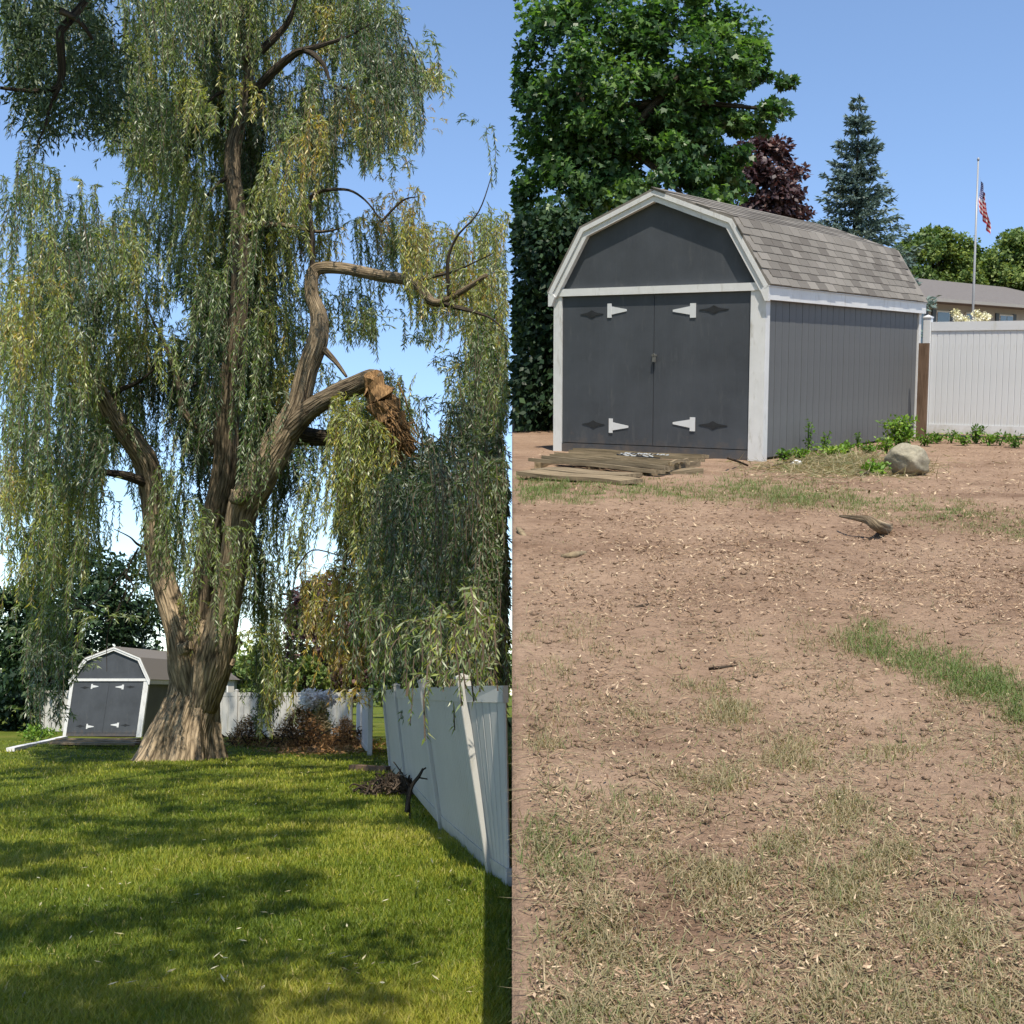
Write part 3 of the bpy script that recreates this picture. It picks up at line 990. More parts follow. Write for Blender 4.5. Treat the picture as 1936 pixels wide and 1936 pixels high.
limb('branch', [(476, 182, 12, .3), (510, 142, 11, 0), (546, 110, 11, -.3), (576, 95, 10, -.6), (610, 120, 7, -.8), (630, 160, 5, -1), (680, 172, 4, -1.2), (725, 198, 3, -1.4)], mat=M_barkd)
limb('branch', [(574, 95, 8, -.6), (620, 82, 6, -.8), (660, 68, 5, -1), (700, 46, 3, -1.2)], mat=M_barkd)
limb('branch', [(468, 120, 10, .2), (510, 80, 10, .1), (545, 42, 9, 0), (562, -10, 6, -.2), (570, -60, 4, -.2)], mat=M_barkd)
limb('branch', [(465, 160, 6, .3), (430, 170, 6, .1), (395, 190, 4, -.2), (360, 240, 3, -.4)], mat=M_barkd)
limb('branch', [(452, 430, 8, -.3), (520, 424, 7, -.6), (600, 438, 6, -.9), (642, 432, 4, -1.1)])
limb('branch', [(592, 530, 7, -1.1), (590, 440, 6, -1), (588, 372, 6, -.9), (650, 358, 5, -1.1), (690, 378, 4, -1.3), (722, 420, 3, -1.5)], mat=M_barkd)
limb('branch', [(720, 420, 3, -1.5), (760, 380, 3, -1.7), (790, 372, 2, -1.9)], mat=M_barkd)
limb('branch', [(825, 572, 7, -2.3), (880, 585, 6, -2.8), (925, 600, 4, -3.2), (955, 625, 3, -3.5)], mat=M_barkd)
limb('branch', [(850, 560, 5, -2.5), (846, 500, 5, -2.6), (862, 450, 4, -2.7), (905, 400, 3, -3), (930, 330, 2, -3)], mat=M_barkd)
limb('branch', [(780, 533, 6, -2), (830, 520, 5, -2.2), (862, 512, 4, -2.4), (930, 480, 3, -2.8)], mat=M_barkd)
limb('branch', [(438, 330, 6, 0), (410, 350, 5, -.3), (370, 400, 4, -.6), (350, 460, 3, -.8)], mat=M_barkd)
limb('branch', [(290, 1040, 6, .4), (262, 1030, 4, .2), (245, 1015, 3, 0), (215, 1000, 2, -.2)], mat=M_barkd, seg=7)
# torn end of the snapped limb: splintered heartwood hanging down
tw = MB()
def _tear(pts, k, sc):
    P, r = smooth_path([WINV @ LP(x, y, DW - 2.75) for x, y, _ in pts], [q / F * DW * sc for _, _, q in pts], 7)
    P = [p + Vector((.05 * math.sin(i * 1.7 + k), .05 * math.sin(i * 2.3), .04 * math.sin(i * 1.1))) for i, p in enumerate(P)]
    r = [q * (1 + .28 * math.sin(i * 1.9 + k) + .15 * math.sin(i * 3.3)) for i, q in enumerate(r)]
    tw.tube(P, r, 16, .26)


_tear([(700, 718, 14), (716, 745, 20), (738, 792, 20), (762, 835, 15), (782, 866, 3)], 0, 1.0)
_tear([(716, 735, 8), (742, 768, 13), (764, 812, 10), (778, 846, 3)], 2, 1.0)
_tear([(705, 740, 8), (722, 790, 12), (744, 838, 9), (758, 868, 2)], 5, 1.0)
for k in range(110):
    u = rng.random()
    a = WINV @ LP(712 + 62 * u + rng.normal() * 13, 740 + 112 * u + rng.normal() * 10, DW - 2.95 + rng.normal() * .12)
    dv = Vector((0.45 + rng.normal() * .4, rng.normal() * .3 - .1, -0.8 + rng.normal() * .4)).normalized()
    l = 0.14 + 0.36 * rng.random()
    r0 = 0.008 + 0.018 * rng.random()
    tw.tube([a - dv * l * .5, a, a + dv * l * .5, a + dv * l], [r0 * .6, r0, r0 * .6, r0 * .05], 5, 0.4)
tw.build('torn_wood', M_torn, willow, smooth=False, kind='stuff')
limb('limb', [(704, 722, 16, -2.5), (722, 760, 15, -2.6), (742, 805, 13, -2.65), (764, 848, 8, -2.7)], rough=0.35, mat=M_barkd)

# foliage: how thick the hanging leaves are over the tree's outline (40-pixel cells)
WMAP = """
444555666788766667400000
444445666788755567520000
444334666777543567742000
333334666667544567876000
333335667776678887640000
223336777776677775761001
244113777777746636650015
464001566777726612110036
565410256777745410100056
666553225667874443361267
676666535678874333472577
677766554778875433462677
677766666788875554366777
777776533678864665266667
677765521678863555154566
667655641677863234033377
557766658778864111011377
446776665677864433100377
545776655667875446640388
655776554667875456761488
666776543567864476664688
677662234567754366677888
676651235566752277788888
676652245455642377888888
677654346455752267888888
676544346354762147888888
565532234343763136888888
465432123332762135687888
366421123333752135777888
266321001330751034674788
156310000200751034667477
145200000002641023457576
144100000002631012234454
032000000001521000002323
000000000000410000000110
""".split()
WM = np.array([[int(c) for c in r] for r in WMAP], float)
WM = np.concatenate([np.repeat(WM[:1], 3, 0) * 0.9, WM])       # the crown goes on above the picture
ROW0 = -3


LIMBS = [(430, 800), (434, 740), (439, 680), (447, 620), (452, 560), (455, 500), (453, 440), (449, 390), (441, 320), (442, 270), (462, 205), (470, 150), (320, 1120), (300, 1060), (293, 1000), (288, 930), (270, 865), (240, 822), (208, 775),
         (446, 1040), (457, 965), (482, 918), (515, 860), (545, 808), (565, 760), (580, 700), (600, 645), (603, 600), (590, 540), (620, 507), (660, 510), (700, 518), (740, 526), (780, 535), (640, 745), (690, 722), (546, 110), (576, 95), (510, 142), (610, 120), (650, 68), (390, 1060), (408, 970), (825, 570), (860, 555), (220, 742), (336, 722), (590, 440), (640, 360)]


def willow_foliage():
    H_, W_ = WM.shape
    wt = (WM / 8.0) ** 1.75
    wt[WM <= 0] = 0
    prob = (wt / wt.sum()).ravel()
    cells = rng.choice(H_ * W_, 1120, p=prob)
    POS, AX, LEN, TON, WID, SV = [], [], [], [], [], []
    cp, sp = math.cos(PITCH), math.sin(PITCH)
    ST = 0.10
    # single tresses that stand out: picture x, y, depth offset, length, tone, strands
    STAND = [(655, 765, -3.5, 2.6, .70, 26), (690, 800, -3.6, 2.9, .72, 26), (700, 870, -3.4, 2.2, .70, 18), (585, 930, -1, 2.2, .66, 12),
             (628, 1090, -2, 2.6, .86, 14), (655, 1060, -2, 3.2, .93, 16), (672, 1120, -2, 2.5, .90, 12), (600, 1100, -1.5, 1.6, .75, 10),
             (815, 1180, -18.3, 1.15, .5, 14), (845, 1210, -19.2, .95, .58, 13), (862, 1255, -20, .65, .58, 8), (790, 1190, -17.5, .8, .5, 12), (946, 1200, -22.6, .85, .58, 12), (938, 1260, -22.6, .6, .6, 8),
             (915, 1180, -21.5, .55, .55, 12), (885, 1160, -20.5, .65, .5, 12), (740, 1150, -11, 1.4, .3, 14), (705, 1120, -10, 1.6, .3, 14), (955, 1150, -14, 1.3, .45, 12), (835, 1150, -13, 1.2, .4, 12),
             (325, 900, -2.5, 2.8, .4, 18), (350, 960, -2.5, 2.2, .42, 14), (415, 1000, -3, 2.4, .5, 16), (405, 1080, -3, 1.6, .55, 10), (310, 980, -2.2, 1.6, .4, 10),
             (465, 170, -2, 1.2, .72, 12), (545, 330, -2, 2.0, .68, 14), (520, 300, -2, 2.0, .66, 12), (400, 560, -2, 2.6, .35, 16), (385, 700, -2, 2.6, .35, 16), (480, 620, -2, 2.8, .36, 18), (500, 760, -2.4, 2.4, .36, 16), (465, 420, -2, 2.4, .4, 14)]
    for c in list(cells) + STAND:
        stand = isinstance(c, tuple)
        if stand:
            px0, py0 = c[0], c[1]
        else:
            r, q = divmod(int(c), W_)
            py0 = (r + ROW0 + rng.random()) * 40.0
            px0 = (q + rng.random()) * 40.0
        if px0 > 967: continue
        right = np.clip((px0 - 640) / 220.0, 0, 1) * np.clip((py0 - 640) / 260.0, 0, 1)
        dd = rng.normal() * 2.3 + (1.0 if rng.random() < .5 else 0)
        # most of the tresses near the big limbs hang behind them
        if 255 < px0 < 640 and py0 > 200 and rng.random() < 0.62: dd = abs(dd) + 1.0
        if dd < 0.8 and not stand and rng.random() < 0.92:
            for (lx_, ly_) in LIMBS:
                if abs(lx_ - px0) < 42 and -30 < ly_ - py0 < 170:
                    dd = 1.0 + abs(dd); break
        d = DW + dd - right * (8.5 + 3.5 * rng.random()) - (1.5 if px0 < 240 else 0)
        if 672 < px0 < 805 and 560 < py0 < 900: d = DW - 1.6 + abs(rng.normal()) * 1.5      # leaves the torn limb in view
        if stand: d = DW + c[2]
        anchor = np.array(LP(px0, py0, d))
        patch = vnoise(px0, py0, 1 / 85.0)
        warm = 0.40 + 0.70 * patch + rng.normal() * 0.20
        if 625 < px0 < 690 and py0 > 1040: warm = 0.84 + 0.12 * rng.random()
        elif 640 < px0 < 720 and py0 > 780 and rng.random() < .6: warm = 0.74
        elif px0 < 230 and 380 < py0 < 1000: warm = min(.80, warm + 0.12)  # sunlit yellow of the left foliage put into the leaf tone
        else: warm = min(.74, warm)
        if right > .4: warm -= .20  # shade of the lower right curtain put into the leaf tone
        if px0 > 540 and py0 < 640: warm += .16  # bright light on the upper right put into the leaf tone
        bd = rng.normal(size=3) * np.array([1, 1, .25]); bd /= np.linalg.norm(bd)       # the branchlet it hangs from
        bl = (0.25 + 0.55 * rng.random()) * (0.8 if right else 1)
        Lt = (0.7 + 1.7 * rng.random()) * (1 + 0.25 * right)
        sway = rng.normal() * 0.12
        n_s = int(rng.integers(9, 17))
        if stand: Lt, warm, n_s = c[3], c[4], c[5]
        for _ in range(n_s):
            u = rng.normal() * 0.5
            p = anchor + bd * u * bl + rng.normal(size=3) * 0.11
            L = Lt * (1.05 - 0.35 * abs(u)) * (0.65 + 0.5 * rng.random())
            nst = int(L / ST)
            wob = rng.normal() * 0.6
            dir0 = bd * u * 1.3 + np.array([rng.normal() * .35, rng.normal() * .35, 0.25])
            sw2 = sway + rng.normal() * 0.05
            pts = [p.copy()]
            for k in range(nst):
                f = min(1, k / 3.5)
                dv = dir0 * (1 - f) + np.array([sw2 + 0.07 * math.sin(k * 0.45 + wob), 0.05 * wob, -1.0]) * f
                dv /= math.sqrt(dv[0] ** 2 + dv[1] ** 2 + dv[2] ** 2)
                p = p + dv * ST
                if not stand and k > 2 and k % 3 == 0:          # ends where the crown's outline ends
                    y_, z_ = p[1], p[2] - EYE
                    cy, cz = y_ * cp + z_ * sp, -y_ * sp + z_ * cp
                    ix, iy = C0 + F * p[0] / cy, C0 - F * cz / cy
                    rr, cc = int(iy // 40) - ROW0, int(ix // 40)
                    if rr >= H_ or not (0 <= cc < W_) or (WM[max(rr, 0), cc] < 2 and rng.random() < 0.85) or (WM[max(rr, 0), cc] < 4 and rng.random() < 0.35): break
                pts.append(p.copy())
            pts = np.array(pts)
            pts = pts[pts[:, 2] > 0.35]
            if len(pts) < 3 or pts[:, 0].max() > -0.02: continue
            seg = np.diff(pts, axis=0)
            seg /= np.linalg.norm(seg, axis=1)[:, None]
            per = 4
            base = np.repeat(pts[:-1], per, 0) + np.repeat(seg, per, 0) * (ST * np.tile(np.arange(per) / per, len(seg)))[:, None]
            n = len(base)
            sd = rng.normal(size=(n, 3)); sd[:, 2] *= 0.3
            sd /= np.linalg.norm(sd, axis=1)[:, None]
            ax = np.repeat(seg, per, 0) * 0.8 + sd * (0.4 + 0.6 * rng.random((n, 1)))
            ax[:, 2] -= 0.2
            ax /= np.linalg.norm(ax, axis=1)[:, None]
            POS.append(base); AX.append(ax)
            ks = 0.62 if d < 17.5 else (0.85 if d < 27 else 1.0)
            LEN.append(ks * (0.10 + 0.09 * rng.random(n))); WID.append(ks * (0.021 + 0.013 * rng.random(n)))
            TON.append(np.clip(warm + rng.normal() * .07 + rng.normal(size=n) * 0.08, 0, 0.97))
            a = pts + np.array([0.006, 0, 0]); b = pts - np.array([0.006, 0, 0])
            SV.append(np.stack([a[:-1], b[:-1], b[1:], a[1:]], 1).reshape(-1, 3))
    P, A, Ln, Wd, T = (np.concatenate(x) for x in (POS, AX, LEN, WID, TON))
    V, I = diamond_leaves(P, A, Ln, Wd)
    me = fast_mesh('foliage', V, 4, I, M_willow, np.repeat(T, 4))
    put(bpy.data.objects.new('crown', me), willow, WINV)
    S = np.concatenate(SV)
    me = fast_mesh('hanging_twigs', S, 4, np.arange(len(S)).reshape(-1, 4), M_twig)
    put(bpy.data.objects.new('hanging_twigs', me), willow, WINV, kind='stuff')
    print('willow leaves', len(P))


willow_foliage()
# bare hanging twigs left of the trunk
for (pts) in ([(262, 1035), (240, 1080), (236, 1130), (205, 1190), (202, 1270)], [(240, 1075), (200, 1120), (160, 1145), (110, 1100)], [(236, 1120), (218, 1160), (198, 1178)], [(236, 1085), (252, 1110), (240, 1140)], [(150, 1150), (100, 1165), (70, 1200)], [(560, 1075), (590, 1040), (640, 1050)]):
    P, r = smooth_path([WINV @ LP(x, y, DW - 2.5) for x, y in pts], [0.022 - 0.004 * k for k in range(len(pts))], 4)
    MB().tube(P, r, 5).build('bare_twig', M_barkd, willow)


# ------------------------------------------------------------------ tree beside the camera: its low limb hangs into the corner, its unseen crown is shaped to shade the lawn
def shade_tree():
    base = Vector((-6.2, 3.0, 0))
    tp = [base, base + Vector((.1, .1, 2.5)), base + Vector((.4, .2, 5)), base + Vector((1.0, .8, 8)), base + Vector((1.6, 1.2, 11))]
    ex = [([tp[2], Vector((-4.6, 5.5, 7.2)), Vector((-3.2, 7.5, 8.6)), Vector((-1.6, 8.6, 9.6))], [.16, .11, .08, .04]),
          ([tp[1] + Vector((0, 0, 1.2)), Vector((-5.4, 6, 6.4)), LP(112, -60, 10.2), LP(113, 60, 10.4), LP(117, 140, 10.5), LP(104, 168, 10.5), LP(60, 172, 10.5), LP(0, 166, 10.4)], [.15, .10, .040, .036, .032, .026, .02, .014]),
          ([LP(113, 20, 10.3), LP(150, 40, 10.4), LP(175, 75, 10.5)], [.03, .022, .012]),
          ([LP(112, 165, 10.5), LP(95, 200, 10.5), LP(85, 240, 10.5), LP(70, 270, 10.5)], [.02, .015, .01, .006]),
          ([tp[3], Vector((-3.6, 2.0, 9.8)), Vector((-1.8, 1.6, 11)), Vector((0, 2, 11.6))], [.13, .09, .06, .03]),
          ([tp[3], Vector((-6.0, 8.0, 11.5)), Vector((-6.4, 13.0, 13.6)), Vector((-5.5, 17, 15.4))], [.15, .12, .08, .04])]
    cs, rs = [], []
    for k in range(760):
        x, y = rng.uniform(-12.5, 1.2), rng.uniform(-1.0, 19.0)
        z = max(8.0, 3.4 + .60 * y) + rng.uniform(0.4, 3.2)
        gx, gy = x - z * .136, y + z * .687          # where its shade falls
        if x - (z - 2.5) * .136 > -.75: continue
        if gx > (-1.5 if gy > 9.5 else -.45): continue
        if gx > -1.9 - .02 * gy and 8.8 < gy < 15: continue      # the sunny patch by the fence
        if vnoise(gx, gy * .7, .50) + .7 * vnoise(gx, gy * .7, 1.4) < -.20: continue
        cs.append((x, y, z)); s = rng.uniform(.35, .75)
        rs.append((s * .8, s * 1.3, s * .5))
    me_c = crown_mesh('shade_crown', cs, rs, 90, 0.20, M_near, aspect=0.45)
    t = tree('shade_tree', 'dark leafy branch of a near tree drooping into the top left corner, unseen crown shading the lawn', 'tree', base, tp, [.34, .28, .24, .17, .08], me_c, M_barkd, extra=ex)
    inv = Matrix.Translation(-base)
    # leaves on the low limb, in drooping sprays
    P = []
    for (x0, x1, y0, y1, n) in ((20, 105, 30, 165, 60), (110, 215, 40, 170, 62), (30, 220, 150, 215, 60), (120, 225, 170, 245, 30), (60, 130, 200, 262, 16), (190, 250, 90, 190, 14), (0, 200, -60, 40, 60)):
        for _ in range(n):
            c = np.array(LP(rng.uniform(x0, x1), rng.uniform(y0, y1), 10.95 + rng.normal() * .30))
            k = 22
            q = c + rng.normal(size=(k, 3)) * np.array([.055, .06, .085])
            P.append(q)
    P = np.concatenate(P)
    n = len(P)
    V, I = diamond_leaves(P, orient(n, (0, 0, -.9)), 0.055 + .04 * rng.random(n), 0.014 + .008 * rng.random(n))
    me = fast_mesh('low_foliage', V, 4, I, M_near, np.repeat(rng.random(n) * .7, 4))
    put(bpy.data.objects.new('low_foliage', me), t, inv)


shade_tree()


# ------------------------------------------------------------------ trees behind the lawn
def blob_tree(name, label, px, py_base, d, px_boxes, leaf, mat, per, n, bark=M_barkd, right=False, cat='tree', group=None, lobed=False, trunk_r=0.15, dz=1.0, aspect=0.6, tone0=.5, clip=None, tvar=.25):
    """crown boxes: (x0,x1,y0,y1) in the picture, given real depth; clumps fill each"""
    cs, rs = [], []
    for (x0, x1, y0, y1, share) in px_boxes:
        cx, cy, rx, ry = (x0 + x1) / 2, (y0 + y1) / 2, (x1 - x0) / 2, (y1 - y0) / 2
        for _ in range(max(3, int(n * share))):
            b = ball_pts(1)[0]
            l = np.linalg.norm(b)
            b = b / (l + 1e-6) * l ** 0.55
            dep = d + b[2] * rx / F * d * dz
            c = LP(cx + b[0] * rx, cy + b[1] * ry, dep)
            if right: c = RFI @ c
            cs.append(tuple(c))
            s = (0.16 + 0.14 * rng.random()) * min(rx, ry) / F * d * 1.25
            rs.append((s * 1.15, s * 1.15, s * 0.8))
    me = crown_mesh('crown', cs, rs, per, leaf, mat, lobed, aspect, tone0, clip=clip, tvar=tvar)
    x0, x1, y0, y1, _ = px_boxes[0]
    top = LP((x0 + x1) / 2, y0 + (y1 - y0) * .3, d)
    base = LP(px, py_base, d)
    if right:
        top, base = RFI @ top, RFI @ base
    M = RF if right else FLAT
    mid = base.lerp(top, .45)
    ex = []
    for k in range(7):
        c = Vector(cs[int(rng.integers(len(cs)))])
        s = base.lerp(top, .3 + .5 * rng.random())
        ex.append(([s, s.lerp(c, .5) + Vector((0, 0, .2)), c], [trunk_r * .45, trunk_r * .3, trunk_r * .08]))
    return tree(name, label, cat, base, [base - Vector((0, 0, .2)), mid + Vector((.1, 0, 0)), top], [trunk_r, trunk_r * .7, trunk_r * .15], me, bark, M, group, ex)


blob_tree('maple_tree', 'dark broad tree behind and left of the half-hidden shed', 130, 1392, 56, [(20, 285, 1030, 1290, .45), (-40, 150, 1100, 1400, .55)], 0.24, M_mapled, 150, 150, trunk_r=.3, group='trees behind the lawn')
blob_tree('purple_tree', 'purple-leaved tree rising behind the white back fence of the lawn', 612, 1350, 62, [(535, 700, 1085, 1330, 1)], 0.22, M_purple, 170, 85, trunk_r=.22, aspect=.7, group='trees behind the lawn', tone0=.6)
blob_tree('round_bush', 'bright green bush behind the white back fence under the purple tree', 575, 1350, 55, [(535, 625, 1235, 1350, 1)], 0.16, M_green, 130, 34, trunk_r=.06, group='trees behind the lawn', cat='bush')
for k, (x, y, d, bx, lab) in enumerate([
        (725, 1330, 85, (690, 775, 1225, 1330), 'sunny yellow-green tree seen through the gate gap'),
        (800, 1330, 90, (765, 860, 1215, 1330), 'yellow-green tree beyond the leaning fence, behind the willow strands'),
        (905, 1330, 95, (850, 965, 1220, 1335), 'green tree beyond the leaning fence near the right end of the lawn'),
        (455, 1335, 95, (410, 520, 1245, 1330), 'pale green tree far behind the willow trunk'),
        (650, 1335, 98, (620, 700, 1250, 1335), 'green tree far behind the purple tree')]):
    blob_tree('far_tree', lab, x, y, d, [(*bx, 1)], 0.42, M_green, 90, 34, trunk_r=.2, group='far trees beyond the fences', aspect=.7, tone0=.62)
# filler woods on the far edge of the lawn so that no bare horizon shows
cs, rs = [], []
for k in range(150):
    x = -75 + 78 * rng.random()
    cs.append((x - 2, 150 + 12 * rng.random(), 1.2 + 5.0 * rng.random())); s = 1.4 + 1.2 * rng.random(); rs.append((s, s, s))
put(bpy.data.objects.new('far_wood', crown_mesh('far_wood', cs, rs, 80, 0.8, M_green, aspect=.7)), kind='stuff', label='green wood along the far edge of the lawns')


def spruce(name, label, base, height, radius, M, whorls=34, n_per=10, droop=0.18, seed_tone=.5, dens=1.0, group=None):
    t = empty(name, M @ Matrix.Translation(base), label, 'tree', group)
    MB().tube([(0, 0, -.2), (0, 0, height * .5), (0, 0, height * .97)], [height * .018, height * .011, .01], 8).build('trunk', M_barkd, t, smooth=True)
    P, A, Ln, Ws, T = [], [], [], [], []
    for k in range(whorls):
        u = (k + rng.random() * .6) / whorls
        z = height * (1 - u * .93)
        Lr = radius * (u ** .92) * (.8 + .35 * rng.random()) + .10
        nb = int(n_per * (.7 + .5 * u)) + 3
        for j in range(nb):
            th = rng.random() * 2 * math.pi
            L = Lr * (.65 + .5 * rng.random())
            m = max(6, int(L * 26 * dens))
            s = rng.random(m) ** .8
            lift = (0.22 - 0.40 * u) * s * L + 0.10 * L * s * s
            side = rng.normal(size=m) * .10 * L * (1 - s * .55)
            x = s * L * math.cos(th) - side * math.sin(th)
            y = s * L * math.sin(th) + side * math.cos(th)
            P.append(np.stack([x, y, z + lift + rng.normal(size=m) * .03 * L], 1))
            a = np.stack([np.full(m, math.cos(th)), np.full(m, math.sin(th)), np.full(m, -.05)], 1) + rng.normal(size=(m, 3)) * .55
            A.append(a / np.linalg.norm(a, axis=1)[:, None])
            Ln.append(np.full(m, .17) * (.7 + .6 * rng.random(m)) * (height / 9) ** .5)
            T.append(np.clip(seed_tone + .35 * (s - .5) + rng.normal() * .12 + rng.normal(size=m) * .1, 0, 1))
    P, A, Ln, T = (np.concatenate(q) for q in (P, A, Ln, T))
    V, I = diamond_leaves(P, A, Ln, Ln * .34)
    put(bpy.data.objects.new('crown', fast_mesh('crown', V, 4, I, M_spruce, np.repeat(T, 4))), t)
    return t


sb = LP(262, 1385, 75)
spruce('spruce_tree', 'pale spruce peeking out between the half-hidden shed and the willow trunk', Vector((sb.x, sb.y, 0)), 7.2, 2.1, FLAT, seed_tone=.8, group='spruces')
sb = RP(1608, 740, 38)
spruce('spruce_tree', 'tall spruce tinted hazy blue-green standing against the sky behind the large shed roof', Vector((sb.x, sb.y, sb.z)), (740 - 203) / F * 38, 2.5, RF, whorls=34, n_per=11, seed_tone=.5, dens=2.6, group='spruces')

# ------------------------------------------------------------------ trees behind the dirt yard
XR = -1.8067


def right_of_edge(P):
    return P[:, 0] > XR + 0.02 + 0.10 * np.abs(vnoise(P[:, 1], P[:, 2], 1.5))


MD = 25.0
blob_tree('maple_tree', 'big leafy green maple towering behind the large shed', 1062, 760, MD,
          [(960, 1240, -60, 330, .24), (1180, 1430, -40, 260, .20), (1340, 1490, 60, 260, .07), (1150, 1420, 190, 420, .16), (955, 1180, 250, 520, .18), (955, 1110, 430, 700, .10), (1290, 1410, 280, 410, .05)],
          0.110, M_maple, 150, 330, right=True, lobed=True, trunk_r=.26, dz=.9, clip=right_of_edge, tone0=.48, tvar=.30)
blob_tree('purple_tree', 'dark purple-leaved tree between the maple and the spruce', 1450, 700, 37, [(1375, 1520, 262, 470, 1)], 0.15, M_purple, 150, 75, right=True, trunk_r=.14, aspect=.7, tone0=.4)
for (x, bx, d, lab) in ((1770, (1690, 1850, 440, 590), 58, 'rounded light green tree behind the house roof left of the flagpole'), (1900, (1845, 2010, 442, 600), 60, 'dense green tree at the right edge behind the flagpole')):
    blob_tree('far_tree', lab, x, 660, d, [(*bx, 1)], 0.17, M_green, 330, 95, right=True, trunk_r=.15, group='trees behind the house', aspect=.7, tone0=.45)
cs, rs = [], []
for k in range(300):
    x, y = XR + 0.05 + 2.6 * rng.random(), 5.2 + 1.8 * rng.random()
    cs.append((x, y, .1 + 3.4 * rng.random())); s = .38 + .2 * rng.random(); rs.append((s, s, s))
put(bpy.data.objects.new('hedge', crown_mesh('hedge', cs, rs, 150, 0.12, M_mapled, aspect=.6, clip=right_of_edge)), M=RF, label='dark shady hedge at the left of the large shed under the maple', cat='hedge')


# ------------------------------------------------------------------ house, flagpole, flowers behind the right fence
def house():
    a, b = RP(1700, 690, 39.5), RP(2090, 690, 53.0)
    a.z = b.z = 0
    L = (b - a).length
    ang = math.atan2(b.y - a.y, b.x - a.x)
    M = RF @ Matrix.Translation(a) @ Matrix.Rotation(ang, 4, 'Z')
    t = empty('house', M, 'low cream house with a brown shingle roof behind the flagpole', 'house')
    HE = RP(1752, 560, depth_of(RF @ a) + .3).z
    MB().box(0.3, L - 0.3, 0.45, 8.0, -0.3, HE).build('wall', M_cream, t)
    rf = MB()
    rf.add([(-0.3, -0.15, HE - .02), (L, -0.15, HE - .02), (L, 8.6, HE - .02), (-0.3, 8.6, HE - .02), (0.9, 4.2, HE + 1.1), (L, 4.2, HE + 1.1),
            (-0.3, -0.15, HE - .14), (L, -0.15, HE - .14), (L, 8.6, HE - .14), (-0.3, 8.6, HE - .14)],
           [(0, 1, 5, 4), (3, 0, 4), (2, 3, 4, 5), (0, 6, 7, 1), (3, 9, 6, 0), (1, 2, 5), (6, 9, 8, 7)])
    roof = rf.build('roof', M_hroof, t)
    MB().box(-.32, L, -.26, -.155, HE - .13, HE - .03).build('gutter', M_cream, t)
    MB().box(3.6, 4.1, 1.4, 1.75, HE + .45, HE + .66).build('roof_vent', M_mark, roof)
    MB().tube([(0.9, 1.6, HE + .2), (0.9, 1.6, HE + 0.95)], [.05, .05], 8).build('vent_pipe', M_mark, roof)
    for x0, x1, sh in ((0.95, 2.45, True), (3.35, 4.35, True), (5.6, 6.4, False), (8.4, 9.6, True)):
        wd = MB().box(x0, x1, 0.40, 0.44, HE - 1.75, HE - .35).build('window', M_trim, t)
        n = 2 if x1 - x0 > 1 else 1
        for k in range(n):
            p0 = x0 + .05 + k * (x1 - x0 - .05) / n
            MB().box(p0, p0 + (x1 - x0 - .05) / n - .05, 0.385, 0.399, HE - 1.70, HE - .40).build('pane', M_glass, wd)
        if sh:
            for q in (x0 - .30, x1 + .04):
                MB().box(q, q + .26, 0.40, 0.445, HE - 1.78, HE - .32).build('shutter', M_shutter, t)


house()
pb = RP(1836, 690, 34)
pt_ = RP(1849.5, 305, 34)
base = Vector((pb.x, pb.y, 0))
t = empty('flagpole', RF @ Matrix.Translation(base), 'slim grey flagpole rising behind the right fence', 'flagpole')
top = pt_ - base
MB().tube([(0, 0, -.2), tuple(top * .5), tuple(top)], [.036, .032, .022], 10).build('pole', M_pole, t, smooth=True)
ball = MB().tube([tuple(top + Vector((0, 0, z))) for z in (0, .02, .05, .08, .10)], [.008, .028, .035, .028, .004], 10)
ball.build('finial', M_pole, t, smooth=True)
# the flag hangs limp: pleats run down from the hoist
pu = top.normalized()
nu, nv = 40, 30
V, UVs = [], []
h0 = RP(1850, 334, 34) - base
for j in range(nv + 1):
    for i in range(nu + 1):
        u, v = i / nu, j / nv                     # u along the fly, v down the hoist
        fold = u * 0.26
        x = 0.045 + fold * (0.55 + 0.75 * v) * (1 - .3 * max(0, v - .65)) + 0.02 * math.sin(v * 7 + u * 3)
        y = 0.09 * math.sin(u * 17 + v * 1.5) * min(1, u * 4)
        z = -v * 0.92 - u * 0.72 * (1 - .1 * v)
        p = h0 - pu * (-z * .97) + Vector((x, y, 0))
        V.append(tuple(p)); UVs.append((u, 1 - v))
Fc = [(j * (nu + 1) + i, j * (nu + 1) + i + 1, (j + 1) * (nu + 1) + i + 1, (j + 1) * (nu + 1) + i) for j in range(nv) for i in range(nu)]
MB().add(V, Fc, UVs).build('flag', M_flag, None, RF @ Matrix.Translation(base), smooth=True, label='limp red, white and blue striped flag hanging on the flagpole', cat='flag')


